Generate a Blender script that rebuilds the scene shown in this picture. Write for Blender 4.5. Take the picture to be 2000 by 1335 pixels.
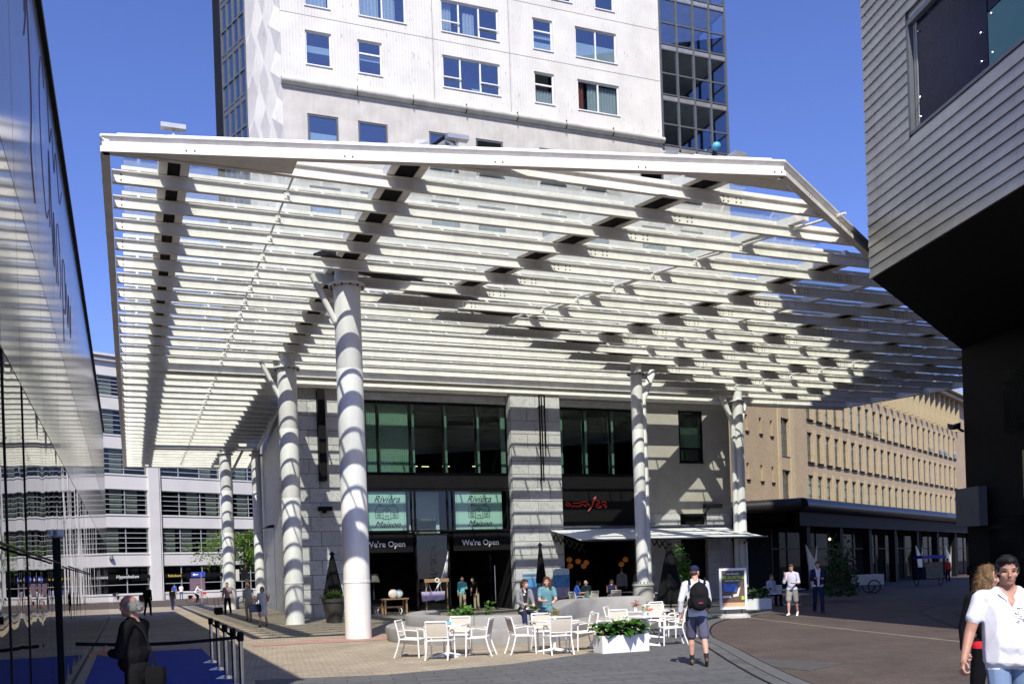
import bpy, bmesh, math, random
import numpy as np
from mathutils import Vector, Matrix, noise as mnoise
random.seed(7); np.random.seed(7)
S = bpy.context.scene
for o in list(bpy.data.objects): bpy.data.objects.remove(o)
C = S.collection
R_ = math.radians
# ------------------------------------------------------------------ camera, sky, sun, exposure
TH = math.atan(752/1860)                       # the camera looks 22 degrees to the right of the passage
cam = bpy.data.objects.new('camera', bpy.data.cameras.new('camera')); C.objects.link(cam)
cam.data.sensor_width = 36; cam.data.lens = 1860/2000*36
cam.data.shift_y = 451.5/2000
cam.data.clip_start = .1; cam.data.clip_end = 5000
cam.matrix_world = Matrix.Translation((0, 0, 1.7)) @ Matrix.Rotation(-TH, 4, 'Z') @ Matrix.Rotation(math.pi/2, 4, 'X') @ Matrix.Rotation(R_(-1.95), 4, 'Z')
S.camera = cam
SUND = Vector((3.7, 9.1, -10.4)).normalized()  # the way the sunlight travels
w = bpy.data.worlds.new('World'); S.world = w; w.use_nodes = True
wn = w.node_tree.nodes; wl = w.node_tree.links
sky = wn.new('ShaderNodeTexSky'); sky.sky_type = 'NISHITA'; sky.sun_disc = False
sky.sun_elevation = R_(46.6); sky.sun_rotation = R_(202.1)
sky.altitude = 20; sky.air_density = 1.0; sky.dust_density = .3; sky.ozone_density = 6.0
tint = wn.new('ShaderNodeMix'); tint.data_type = 'RGBA'; tint.blend_type = 'MULTIPLY'; tint.inputs[0].default_value = 1; tint.inputs[7].default_value = (1.05, .99, 1.42, 1)   # the camera's violet-leaning blue
wl.new(sky.outputs[0], tint.inputs[6]); wl.new(tint.outputs[2], wn['Background'].inputs[0]); wn['Background'].inputs[1].default_value = .11
sun = bpy.data.objects.new('sun', bpy.data.lights.new('sun', 'SUN')); C.objects.link(sun)
sun.data.energy = 5.0; sun.data.angle = R_(.5); sun.data.color = (1, .94, .83)
sun.rotation_euler = SUND.to_track_quat('-Z', 'Y').to_euler()
S.view_settings.view_transform = 'Standard'; S.view_settings.look = 'None'
S.view_settings.exposure = 0.28; S.view_settings.gamma = 1
S.render.engine = 'CYCLES'
S.cycles.max_bounces = 10; S.cycles.transparent_max_bounces = 24; S.cycles.glossy_bounces = 4; S.cycles.diffuse_bounces = 3

# ------------------------------------------------------------------ materials
M = {}
def mat(name, col, rough=.6, metal=0., var=.08, scale=3., bump=0., bscale=40., spec=.5, objvar=0.):
    m = bpy.data.materials.new(name); m.use_nodes = True; M[name] = m
    n = m.node_tree.nodes; l = m.node_tree.links; b = n['Principled BSDF']
    b.inputs['Roughness'].default_value = rough; b.inputs['Metallic'].default_value = metal
    b.inputs['Specular IOR Level'].default_value = spec
    tc = n.new('ShaderNodeTexCoord')
    nz = n.new('ShaderNodeTexNoise'); nz.inputs['Scale'].default_value = scale; nz.inputs['Detail'].default_value = 6
    l.new(tc.outputs['Object'], nz.inputs['Vector'])
    mp = n.new('ShaderNodeMapRange'); mp.inputs[1].default_value = .3; mp.inputs[2].default_value = .7
    mp.inputs[3].default_value = 1-var; mp.inputs[4].default_value = 1+var
    l.new(nz.outputs[0], mp.inputs[0])
    mx = n.new('ShaderNodeMix'); mx.data_type = 'RGBA'; mx.blend_type = 'MULTIPLY'; mx.inputs[0].default_value = 1
    mx.inputs[6].default_value = (*col, 1); l.new(mp.outputs[0], mx.inputs[7])
    out = mx.outputs[2]
    if objvar:
        oi = n.new('ShaderNodeObjectInfo'); mp2 = n.new('ShaderNodeMapRange')
        mp2.inputs[3].default_value = 1-objvar; mp2.inputs[4].default_value = 1+objvar
        l.new(oi.outputs['Random'], mp2.inputs[0])
        m2 = n.new('ShaderNodeMix'); m2.data_type = 'RGBA'; m2.blend_type = 'MULTIPLY'; m2.inputs[0].default_value = 1
        l.new(out, m2.inputs[6]); l.new(mp2.outputs[0], m2.inputs[7]); out = m2.outputs[2]
    l.new(out, b.inputs['Base Color'])
    if bump:
        nb = n.new('ShaderNodeTexNoise'); nb.inputs['Scale'].default_value = bscale; nb.inputs['Detail'].default_value = 5
        l.new(tc.outputs['Object'], nb.inputs['Vector'])
        bp = n.new('ShaderNodeBump'); bp.inputs['Strength'].default_value = bump; bp.inputs['Distance'].default_value = .02
        l.new(nb.outputs[0], bp.inputs['Height']); l.new(bp.outputs[0], b.inputs['Normal'])
    return m
def N(m): return m.node_tree.nodes, m.node_tree.links, m.node_tree.nodes['Principled BSDF']
mat('white_steel', (.80, .775, .71), .42, var=.09, scale=1.7)
mat('white_column', (.80, .79, .76), .45, var=.06, scale=.9)
mat('grey_steel', (.42, .43, .45), .4, .6, var=.15)
mat('dark_steel', (.022, .022, .025), .5, var=.2, spec=.25)
mat('black', (.007, .007, .008), .6, var=.2, spec=.15)
mat('bolt', (.05, .045, .04), .5)
mat('plaster_grey', (.52, .50, .475), .85, var=.12, scale=1.3, bump=.25, bscale=25)
mat('plaster_beige', (.40, .375, .325), .85, var=.08, scale=2, bump=.3, bscale=30)
mat('concrete', (.28, .275, .265), .8, var=.14, scale=2.2, bump=.35, bscale=35)
mat('concrete_pale', (.50, .49, .46), .8, var=.15, scale=1.7, bump=.3, bscale=30)
mat('white_paint', (.80, .79, .77), .45, var=.04, scale=4)
mat('white_frame', (.78, .78, .78), .4, var=.03)
mat('dark_frame', (.10, .11, .125), .4, var=.1)
mat('sling', (.56, .51, .43), .8, var=.06, scale=20, bump=.3, bscale=300)
mat('armrest', (.50, .45, .38), .6, var=.1, scale=20)
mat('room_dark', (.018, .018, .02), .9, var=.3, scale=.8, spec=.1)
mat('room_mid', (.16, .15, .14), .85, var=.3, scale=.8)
mat('curtain', (.68, .68, .64), .9, var=.12, scale=14)
mat('blind', (.62, .66, .66), .9, var=.04, scale=4)
mat('curtain_red', (.45, .12, .10), .9, var=.12, scale=14)
mat('office_white', (.60, .585, .565), .75, var=.07, scale=.35, bump=.15, bscale=6)
mat('office_frame', (.45, .46, .47), .4, .3)
mat('fabric_black', (.011, .011, .012), .9, var=.3, scale=9, bump=.3, bscale=60, spec=.12)
mat('fabric_white', (.80, .80, .80), .85, var=.03, scale=6)
mat('rubber', (.02, .02, .02), .7)
mat('chrome', (.65, .64, .62), .18, 1., var=.1)
mat('soil', (.05, .035, .025), .95)
mat('bark', (.12, .09, .065), .9, var=.25, scale=8, bump=.5)
mat('carpet_blue', (.004, .032, .28), .95, var=.12, scale=5, bump=.3, bscale=300)
mat('terracotta_dark', (.045, .042, .04), .5, var=.2)
mat('red_plastic', (.65, .02, .015), .35); mat('blue_plastic', (.10, .45, .70), .35)
mat('wood', (.33, .2, .1), .6, var=.2, scale=12)
mat('orange_paper', (.5, .18, .04), .8); mat('office_blind', (.27, .28, .25), .9, var=.15)
mat('sign_blue', (.02, .05, .35), .5); mat('sign_white', (.8, .8, .8), .5); mat('sign_yellow', (.75, .55, .1), .5)
mat('mint_sign', (.50, .66, .60), .6, var=.02)
mat('ink', (.008, .012, .01), .6)
mat('letter_white', (.85, .85, .85), .4)
mat('zinc', (.34, .345, .335), .33, .75, var=.10, scale=1.2, objvar=.07)
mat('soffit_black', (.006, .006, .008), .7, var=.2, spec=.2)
mat('teal_panel', (.02, .12, .135), .3, var=.05)
mat('navy_panel', (.006, .008, .030), .2, var=.2, spec=.12)
mat('sash_cream', (.35, .33, .28), .5)
mat('light_warm', (.8, .7, .4), .5); n_, l_, b_ = N(M['light_warm']); b_.inputs['Emission Color'].default_value = (1, .8, .4, 1); b_.inputs['Emission Strength'].default_value = 3
mat('neon_red', (.25, .01, .008), .5); n_, l_, b_ = N(M['neon_red']); b_.inputs['Emission Color'].default_value = (1, .06, .02, 1); b_.inputs['Emission Strength'].default_value = .06
n_, l_, b_ = N(M['orange_paper']); b_.inputs['Emission Color'].default_value = (1, .35, .05, 1); b_.inputs['Emission Strength'].default_value = .05
mat('poster_sky', (.2, .45, .8), .4, var=.3, scale=4)
mat('print_blue', (.13, .13, .25), .5); mat('print_red', (.19, .13, .16), .5)

for nm_ in ('white_steel','white_column','white_frame','zinc','concrete_pale','plaster_grey'):          # rain streaks and grime
    n_, l_, b_ = N(M[nm_]); src_ = b_.inputs['Base Color'].links[0].from_socket
    tc_ = n_.new('ShaderNodeTexCoord'); mp_ = n_.new('ShaderNodeMapping'); mp_.inputs['Scale'].default_value = (5, 5, .5); l_.new(tc_.outputs['Object'], mp_.inputs[0])
    nz_ = n_.new('ShaderNodeTexNoise'); nz_.inputs['Scale'].default_value = 1.3; nz_.inputs['Detail'].default_value = 6; nz_.inputs['Roughness'].default_value = .7; l_.new(mp_.outputs[0], nz_.inputs['Vector'])
    mr_ = n_.new('ShaderNodeMapRange'); mr_.inputs[1].default_value = .42; mr_.inputs[2].default_value = .72; mr_.inputs[3].default_value = 1; mr_.inputs[4].default_value = .87; l_.new(nz_.outputs[0], mr_.inputs[0])
    mx_ = n_.new('ShaderNodeMix'); mx_.data_type = 'RGBA'; mx_.blend_type = 'MULTIPLY'; mx_.inputs[0].default_value = 1; l_.new(src_, mx_.inputs[6]); l_.new(mr_.outputs[0], mx_.inputs[7]); l_.new(mx_.outputs[2], b_.inputs['Base Color'])

def leafmat(name, col, tr=.35):
    m = mat(name, col, .5, var=.35, scale=5); n, l, b = N(m)
    t = n.new('ShaderNodeBsdfTranslucent'); t.inputs[0].default_value = (col[0]*1.6, col[1]*1.7, col[2]*.8, 1)
    a = n.new('ShaderNodeMixShader'); a.inputs[0].default_value = tr
    l.new(b.outputs[0], a.inputs[1]); l.new(t.outputs[0], a.inputs[2]); l.new(a.outputs[0], n['Material Output'].inputs[0])
leafmat('leaf_tree', (.10, .20, .015)); leafmat('leaf_dark', (.025, .085, .015), .2); leafmat('leaf_mid', (.07, .19, .02), .3)
leafmat('grass_leaf', (.10, .16, .04)); leafmat('petal_white', (.75, .75, .7), .3); leafmat('petal_pink', (.45, .05, .12), .3); leafmat('leaf_dry', (.25, .22, .07), .3)

def glass(name, tint, ior=1.5, rough=0.):
    m = bpy.data.materials.new(name); m.use_nodes = True; M[name] = m
    n = m.node_tree.nodes; l = m.node_tree.links; n.remove(n['Principled BSDF'])
    tr = n.new('ShaderNodeBsdfTransparent'); tr.inputs[0].default_value = (*tint, 1)
    gl = n.new('ShaderNodeBsdfGlossy'); gl.inputs['Roughness'].default_value = rough; gl.inputs[0].default_value = (.95, .97, 1, 1)
    fr = n.new('ShaderNodeFresnel'); ge = n.new('ShaderNodeNewGeometry'); mi = n.new('ShaderNodeMapRange')
    mi.inputs[3].default_value = ior; mi.inputs[4].default_value = 1/ior; l.new(ge.outputs['Backfacing'], mi.inputs[0]); l.new(mi.outputs[0], fr.inputs[0])   # both faces of a pane act alike
    mx = n.new('ShaderNodeMixShader'); l.new(fr.outputs[0], mx.inputs[0]); l.new(tr.outputs[0], mx.inputs[1]); l.new(gl.outputs[0], mx.inputs[2])
    l.new(mx.outputs[0], n['Material Output'].inputs[0])
    # gentle waviness of float glass
    tc = n.new('ShaderNodeTexCoord'); nz = n.new('ShaderNodeTexNoise'); nz.inputs['Scale'].default_value = .9
    l.new(tc.outputs['Object'], nz.inputs['Vector']); bp = n.new('ShaderNodeBump'); bp.inputs['Strength'].default_value = .03; bp.inputs['Distance'].default_value = .03
    return m
glass('roof_glass', (.90, .93, .92), 1.45); glass('window_glass', (.80, .87, .91), 2.6); glass('bay_glass', (.84, .89, .94), 2.7)
glass('green_glass', (.60, .72, .67), 1.5); glass('shop_glass', (.86, .92, .90), 1.4); glass('office_glass', (.80, .84, .80), 1.4); glass('brick_glass', (.80, .90, .88), 1.8); glass('dim_glass', (.8, .85, .85), 1.06)

# mirror-dark facade glass of the left building, in wavy panels
def mirror(name, base, rough, ior, wav):
    m = mat(name, base, rough, var=.15, scale=.6); n, l, b = N(m)
    b.inputs['IOR'].default_value = ior; b.inputs['Specular IOR Level'].default_value = .5
    tc = n.new('ShaderNodeTexCoord'); mpg = n.new('ShaderNodeMapping'); mpg.inputs['Scale'].default_value = (1, .8, .3)
    nz = n.new('ShaderNodeTexNoise'); nz.inputs['Scale'].default_value = .9; nz.inputs['Detail'].default_value = 1.5
    l.new(tc.outputs['Object'], mpg.inputs[0]); l.new(mpg.outputs[0], nz.inputs['Vector'])
    bp = n.new('ShaderNodeBump'); bp.inputs['Strength'].default_value = wav; bp.inputs['Distance'].default_value = .05
    l.new(nz.outputs[0], bp.inputs['Height']); l.new(bp.outputs[0], b.inputs['Normal'])
mirror('mirror_low', (.006, .007, .008), .0, 1.6, .45)
mirror('mirror_mid', (.10, .105, .115), .09, 1.8, .08)
mirror('mirror_high', (.10, .11, .13), .14, 1.7, .08)

# ribbed white concrete of the tower: ribs, pits, staining
def ribbed():
    m = mat('ribbed_white', (.64, .63, .605), .85, var=.09, scale=.9); n, l, b = N(m)
    tc = n.new('ShaderNodeTexCoord'); mpg = n.new('ShaderNodeMapping'); l.new(tc.outputs['Object'], mpg.inputs[0])
    wv = n.new('ShaderNodeTexWave'); wv.bands_direction = 'X'; wv.inputs['Scale'].default_value = 2.2; wv.inputs['Distortion'].default_value = .25; wv.inputs['Detail'].default_value = 3; wv.inputs['Detail Scale'].default_value = 6
    l.new(mpg.outputs[0], wv.inputs['Vector'])
    m2 = n.new('ShaderNodeMapping'); m2.inputs['Scale'].default_value = (9, 9, 2.2); l.new(tc.outputs['Object'], m2.inputs[0])
    vz = n.new('ShaderNodeTexNoise'); vz.inputs['Scale'].default_value = 1.4; vz.inputs['Detail'].default_value = 4; l.new(m2.outputs[0], vz.inputs['Vector'])
    rp = n.new('ShaderNodeMapRange'); rp.inputs[1].default_value = .66; rp.inputs[2].default_value = .72; l.new(vz.outputs[0], rp.inputs[0])
    ad = n.new('ShaderNodeMath'); ad.operation = 'SUBTRACT'; l.new(wv.outputs['Fac'], ad.inputs[0]); l.new(rp.outputs[0], ad.inputs[1])
    bp = n.new('ShaderNodeBump'); bp.inputs['Strength'].default_value = .2; bp.inputs['Distance'].default_value = .04
    l.new(ad.outputs[0], bp.inputs['Height']); l.new(bp.outputs[0], b.inputs['Normal'])
    src = b.inputs['Base Color'].links[0].from_socket
    mx = n.new('ShaderNodeMix'); mx.data_type = 'RGBA'; mx.blend_type = 'MIX'; mx.inputs[7].default_value = (.42, .41, .39, 1)
    l.new(rp.outputs[0], mx.inputs[0]); l.new(src, mx.inputs[6]); l.new(mx.outputs[2], b.inputs['Base Color'])
ribbed()
def marble(name, base, vein):
    m = mat(name, base, .45, var=.12, scale=.9, objvar=.16); n, l, b = N(m)
    tc = n.new('ShaderNodeTexCoord'); oi = n.new('ShaderNodeObjectInfo')
    vm = n.new('ShaderNodeVectorMath'); vm.operation = 'MULTIPLY_ADD'; vm.inputs[1].default_value = (1, 1, 1); 
    cmb = n.new('ShaderNodeCombineXYZ'); ml = n.new('ShaderNodeMath'); ml.operation = 'MULTIPLY'; ml.inputs[1].default_value = 60
    l.new(oi.outputs['Random'], ml.inputs[0]); [l.new(ml.outputs[0], cmb.inputs[i]) for i in range(3)]
    l.new(tc.outputs['Object'], vm.inputs[0]); l.new(cmb.outputs[0], vm.inputs[2])
    nz = n.new('ShaderNodeTexNoise'); nz.inputs['Scale'].default_value = 1.6; nz.inputs['Detail'].default_value = 5; nz.inputs['Distortion'].default_value = 1.4
    l.new(vm.outputs[0], nz.inputs['Vector'])
    sb = n.new('ShaderNodeMath'); sb.operation = 'SUBTRACT'; sb.inputs[1].default_value = .5; l.new(nz.outputs[0], sb.inputs[0])
    ab = n.new('ShaderNodeMath'); ab.operation = 'ABSOLUTE'; l.new(sb.outputs[0], ab.inputs[0])
    mr = n.new('ShaderNodeMapRange'); mr.inputs[1].default_value = 0; mr.inputs[2].default_value = .022; mr.inputs[3].default_value = .6; mr.inputs[4].default_value = 0; l.new(ab.outputs[0], mr.inputs[0])
    src = b.inputs['Base Color'].links[0].from_socket
    mx = n.new('ShaderNodeMix'); mx.data_type = 'RGBA'; mx.inputs[7].default_value = (*vein, 1)
    l.new(mr.outputs[0], mx.inputs[0]); l.new(src, mx.inputs[6]); l.new(mx.outputs[2], b.inputs['Base Color'])
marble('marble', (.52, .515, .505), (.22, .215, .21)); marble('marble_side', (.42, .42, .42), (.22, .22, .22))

def brick(name, c1, c2, mortar, bw, bh, msize, rot=0, bump=.4, plane='XY', rough=.85, patch=.25):
    m = mat(name, c1, rough); n, l, b = N(m)
    tc = n.new('ShaderNodeTexCoord'); mp = n.new('ShaderNodeMapping'); l.new(tc.outputs['Object'], mp.inputs[0])
    if plane == 'XZ': mp.inputs['Rotation'].default_value = (R_(-90), 0, 0)
    else: mp.inputs['Rotation'].default_value = (0, 0, rot)
    bt = n.new('ShaderNodeTexBrick'); bt.inputs['Scale'].default_value = 1
    bt.inputs['Color1'].default_value = (*c1, 1); bt.inputs['Color2'].default_value = (*c2, 1); bt.inputs['Mortar'].default_value = (*mortar, 1)
    bt.inputs['Brick Width'].default_value = bw; bt.inputs['Row Height'].default_value = bh; bt.inputs['Mortar Size'].default_value = msize
    l.new(mp.outputs[0], bt.inputs['Vector'])
    nz = n.new('ShaderNodeTexNoise'); nz.inputs['Scale'].default_value = .55; nz.inputs['Detail'].default_value = 7; nz.inputs['Roughness'].default_value = .65; l.new(tc.outputs['Object'], nz.inputs['Vector'])
    mr = n.new('ShaderNodeMapRange'); mr.inputs[1].default_value = .3; mr.inputs[2].default_value = .7; mr.inputs[3].default_value = 1-patch; mr.inputs[4].default_value = 1+patch; l.new(nz.outputs[0], mr.inputs[0])
    # small stains and chewing-gum spots
    n2 = n.new('ShaderNodeTexNoise'); n2.inputs['Scale'].default_value = 7; n2.inputs['Detail'].default_value = 3; l.new(tc.outputs['Object'], n2.inputs['Vector'])
    m2 = n.new('ShaderNodeMapRange'); m2.inputs[1].default_value = .25; m2.inputs[2].default_value = .75; m2.inputs[3].default_value = .82; m2.inputs[4].default_value = 1.18; l.new(n2.outputs[0], m2.inputs[0])
    mm = n.new('ShaderNodeMath'); mm.operation = 'MULTIPLY'; l.new(mr.outputs[0], mm.inputs[0]); l.new(m2.outputs[0], mm.inputs[1])
    mx = n.new('ShaderNodeMix'); mx.data_type = 'RGBA'; mx.blend_type = 'MULTIPLY'; mx.inputs[0].default_value = 1
    l.new(bt.outputs['Color'], mx.inputs[6]); l.new(mm.outputs[0], mx.inputs[7])
    vo = n.new('ShaderNodeTexVoronoi'); vo.inputs['Scale'].default_value = 1.9; l.new(tc.outputs['Object'], vo.inputs['Vector'])
    vr = n.new('ShaderNodeMapRange'); vr.inputs[1].default_value = .045; vr.inputs[2].default_value = .065; vr.inputs[3].default_value = .5; vr.inputs[4].default_value = 1; l.new(vo.outputs['Distance'], vr.inputs[0])
    m3 = n.new('ShaderNodeMix'); m3.data_type = 'RGBA'; m3.blend_type = 'MULTIPLY'; m3.inputs[0].default_value = 1 if plane == 'XY' else 0
    l.new(mx.outputs[2], m3.inputs[6]); l.new(vr.outputs[0], m3.inputs[7]); l.new(m3.outputs[2], b.inputs['Base Color'])
    bp = n.new('ShaderNodeBump'); bp.inputs['Strength'].default_value = bump; bp.inputs['Distance'].default_value = .01; bp.invert = True
    l.new(bt.outputs['Fac'], bp.inputs['Height']); l.new(bp.outputs[0], b.inputs['Normal'])
brick('paving_sand', (.40, .34, .255), (.33, .275, .20), (.20, .165, .12), .22, .09, .008, R_(8))
brick('paving_brown', (.112, .080, .063), (.078, .057, .047), (.036, .030, .026), .22, .075, .010, R_(62), patch=.32)
brick('paving_dark', (.115, .118, .118), (.09, .092, .094), (.035, .035, .035), .75, .30, .010, R_(12), patch=.15)
brick('asphalt_red', (.20, .12, .10), (.16, .10, .085), (.1, .07, .06), .3, .1, .008, R_(24))
brick('brick_tan', (.47, .345, .195), (.39, .28, .16), (.38, .32, .24), .24, .07, .012, 0, .3, 'XZ', patch=.10)
mat('paving_red', (.36, .22, .18), .9, var=.15, scale=2); mat('kerb_stone', (.10, .10, .098), .85, var=.15, scale=3); mat('strip_pale', (.19, .155, .125), .9, var=.15, scale=3)
mat('grate', (.10, .095, .09), .6, .3, var=.2, scale=10)
mat('tan_stone', (.47, .385, .235), .85, var=.08, scale=2)
# ------------------------------------------------------------------ helpers
class MB:
    def __init__(s): s.v = []; s.f = []; s.mi = []
    def add(s, vs, fs, mi=0):
        k = len(s.v); s.v += [tuple(v) for v in vs]; s.f += [tuple(i+k for i in f) for f in fs]; s.mi += [mi]*len(fs); return s
    def box(s, x0, x1, y0, y1, z0, z1, mi=0):
        return s.add([(x0,y0,z0),(x1,y0,z0),(x1,y1,z0),(x0,y1,z0),(x0,y0,z1),(x1,y0,z1),(x1,y1,z1),(x0,y1,z1)],
                     [(3,2,1,0),(4,5,6,7),(0,1,5,4),(1,2,6,5),(2,3,7,6),(3,0,4,7)], mi)
    def bar(s, a, b, wd, ht, up=(0,0,1), mi=0):
        a = Vector(a); b = Vector(b); d = (b-a).normalized(); sd = d.cross(Vector(up))
        if sd.length < 1e-4: sd = d.cross(Vector((1,0,0)))
        sd.normalize(); u = sd.cross(d).normalized(); sd = sd*wd/2; u = u*ht/2
        return s.add([a-sd-u,a+sd-u,a+sd+u,a-sd+u,b-sd-u,b+sd-u,b+sd+u,b-sd+u],
                     [(0,1,2,3),(7,6,5,4),(0,4,5,1),(1,5,6,2),(2,6,7,3),(3,7,4,0)], mi)
    def tube(s, pts, r, n=8, mi=0, closed=False):
        pts = [Vector(p) for p in pts]; k = len(s.v); rs = r if hasattr(r, '__len__') else [r]*len(pts)
        prev = None
        for i, p in enumerate(pts):
            if closed: d = pts[(i+1) % len(pts)]-pts[i-1]
            else: d = pts[min(i+1, len(pts)-1)]-pts[max(i-1, 0)]
            d.normalize()
            if prev is None:
                a = d.cross(Vector((0,0,1)));
                if a.length < 1e-3: a = d.cross(Vector((1,0,0)))
            else: a = prev - d*prev.dot(d)
            a.normalize(); prev = a; b = d.cross(a)
            for j in range(n):
                t = 2*math.pi*j/n; s.v.append(tuple(p+(a*math.cos(t)+b*math.sin(t))*rs[i]))
        m = len(pts)
        for i in range(m if closed else m-1):
            i2 = (i+1) % m
            for j in range(n):
                s.f.append((k+i*n+j, k+i*n+(j+1)%n, k+i2*n+(j+1)%n, k+i2*n+j)); s.mi.append(mi)
        if not closed:
            s.f.append(tuple(k+j for j in range(n))[::-1]); s.f.append(tuple(k+(m-1)*n+j for j in range(n))); s.mi += [mi, mi]
        return s
    def lathe(s, prof, n=24, c=(0,0,0), mi=0):
        k = len(s.v); m = len(prof)
        for r, z in prof:
            for j in range(n):
                t = 2*math.pi*j/n; s.v.append((c[0]+r*math.cos(t), c[1]+r*math.sin(t), c[2]+z))
        for i in range(m-1):
            for j in range(n):
                s.f.append((k+i*n+j, k+i*n+(j+1)%n, k+(i+1)*n+(j+1)%n, k+(i+1)*n+j)); s.mi.append(mi)
        s.f.append(tuple(k+j for j in range(n))[::-1]); s.f.append(tuple(k+(m-1)*n+j for j in range(n))); s.mi += [mi, mi]
        return s
    def prism(s, poly, z0, z1, mi=0):
        n = len(poly); return s.add([(x,y,z0) for x,y in poly]+[(x,y,z1) for x,y in poly],
            [tuple(range(n))[::-1], tuple(range(n,2*n))]+[(i,(i+1)%n,n+(i+1)%n,n+i) for i in range(n)], mi)
    def sweep(s, prof, a, b, side, mi=0):
        # prof: closed list of (d, z), d measured along side; swept from a to b (xy points)
        k = len(prof); vs = []
        for p in (a, b): vs += [(p[0]+side[0]*d, p[1]+side[1]*d, z) for d, z in prof]
        return s.add(vs, [tuple(range(k))[::-1], tuple(range(k,2*k))]+[(i,(i+1)%k,k+(i+1)%k,k+i) for i in range(k)], mi)
    def sphere(s, c, r, n=12, m=8, mi=0):
        rx, ry, rz = r if hasattr(r, '__len__') else (r, r, r); k = len(s.v)
        for i in range(1, m):
            t = math.pi*i/m
            for j in range(n):
                p = 2*math.pi*j/n; s.v.append((c[0]+rx*math.sin(t)*math.cos(p), c[1]+ry*math.sin(t)*math.sin(p), c[2]+rz*math.cos(t)))
        s.v += [(c[0],c[1],c[2]+rz),(c[0],c[1],c[2]-rz)]; top = k+(m-1)*n
        for i in range(m-2):
            for j in range(n): s.f.append((k+i*n+j, k+(i+1)*n+j, k+(i+1)*n+(j+1)%n, k+i*n+(j+1)%n)); s.mi.append(mi)
        for j in range(n):
            s.f.append((top, k+j, k+(j+1)%n)); s.f.append((top+1, k+(m-2)*n+(j+1)%n, k+(m-2)*n+j)); s.mi += [mi, mi]
        return s
    def mesh(s, name, mats, smooth=False):
        me = bpy.data.meshes.new(name); me.from_pydata(s.v, [], s.f)
        for m in (mats if isinstance(mats, (list, tuple)) else [mats]): me.materials.append(M[m])
        me.polygons.foreach_set('material_index', s.mi)
        if smooth:
            me.polygons.foreach_set('use_smooth', [True]*len(s.f))
            try: me.set_sharp_from_angle(angle=R_(38))
            except Exception: pass
        me.update(); return me
    def build(s, name, mats, parent=None, smooth=False, loc=None, rz=0):
        return link(name, s.mesh(name, mats, smooth), parent, loc, rz)
def link(name, me, parent=None, loc=None, rz=0):
    o = bpy.data.objects.new(name, me); C.objects.link(o)
    if parent is not None: o.parent = parent
    if loc is not None: o.location = loc
    if rz: o.rotation_euler = (0, 0, rz)
    return o
def tag(o, label, cat, group=None, kind=None):
    if label: o['label'] = label
    if cat: o['category'] = cat
    if group: o['group'] = group
    if kind: o['kind'] = kind
    return o
def thing(name, label, cat, loc=(0,0,0), rz=0, group=None):
    o = bpy.data.objects.new(name, None); o.empty_display_size = .2; C.objects.link(o); o.location = loc; o.rotation_euler = (0,0,rz)
    return tag(o, label, cat, group)
def struct(o): o['kind'] = 'structure'; return o
def face_to(dx, dy): return math.atan2(-dx, dy)         # turn local +Y towards (dx, dy)
def copy_tree(o, parent=None):
    c = o.copy(); C.objects.link(c)
    if parent is not None: c.parent = parent
    for ch in o.children: copy_tree(ch, c)
    return c
def text_mesh(body, size, mname, depth=.01, shear=0., align='CENTER', bold=0.):
    cu = bpy.data.curves.new('lettering', 'FONT'); cu.body = body; cu.size = size; cu.extrude = depth; cu.shear = shear; cu.align_x = align; cu.offset = bold
    cu.resolution_u = 3
    o = bpy.data.objects.new('tmp', cu); C.objects.link(o); dg = bpy.context.evaluated_depsgraph_get()
    me = bpy.data.meshes.new_from_object(o.evaluated_get(dg)); bpy.data.objects.remove(o); me.materials.clear(); me.materials.append(M[mname]); return me
def put_text(name, body, size, mname, loc, parent, rot=(math.pi/2, 0, 0), **k):
    o = link(name, text_mesh(body, size, mname, **k), parent, loc); o.rotation_euler = rot; return o
def wall_mesh(mb, O, ex, nrm, u0, u1, z0, z1, openings, depth, mi=0, mir=None):
    """vertical wall face with window openings and their reveals; ex along the wall, nrm outwards"""
    us = sorted({u0, u1, *[v for o in openings for v in o[:2]]}); us = [u for u in us if u0 <= u <= u1]
    zs = sorted({z0, z1, *[v for o in openings for v in o[2:4]]}); zs = [z for z in zs if z0 <= z <= z1]
    P = lambda u, z, d=0: (O[0]+ex[0]*u-nrm[0]*d, O[1]+ex[1]*u-nrm[1]*d, z)
    for i in range(len(us)-1):
        for j in range(len(zs)-1):
            cu = (us[i]+us[i+1])/2; cz = (zs[j]+zs[j+1])/2
            if any(o[0] < cu < o[1] and o[2] < cz < o[3] for o in openings): continue
            mb.add([P(us[i],zs[j]),P(us[i+1],zs[j]),P(us[i+1],zs[j+1]),P(us[i],zs[j+1])], [(0,1,2,3)], mi)
    for a, b, c, d in [o[:4] for o in openings]:
        m2 = mi if mir is None else mir
        mb.add([P(a,c),P(b,c),P(b,c,depth),P(a,c,depth)], [(0,1,2,3)], m2); mb.add([P(a,d),P(a,d,depth),P(b,d,depth),P(b,d)], [(0,1,2,3)], m2)
        mb.add([P(a,c),P(a,c,depth),P(a,d,depth),P(a,d)], [(0,1,2,3)], m2); mb.add([P(b,c),P(b,d),P(b,d,depth),P(b,c,depth)], [(0,1,2,3)], m2)

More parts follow.
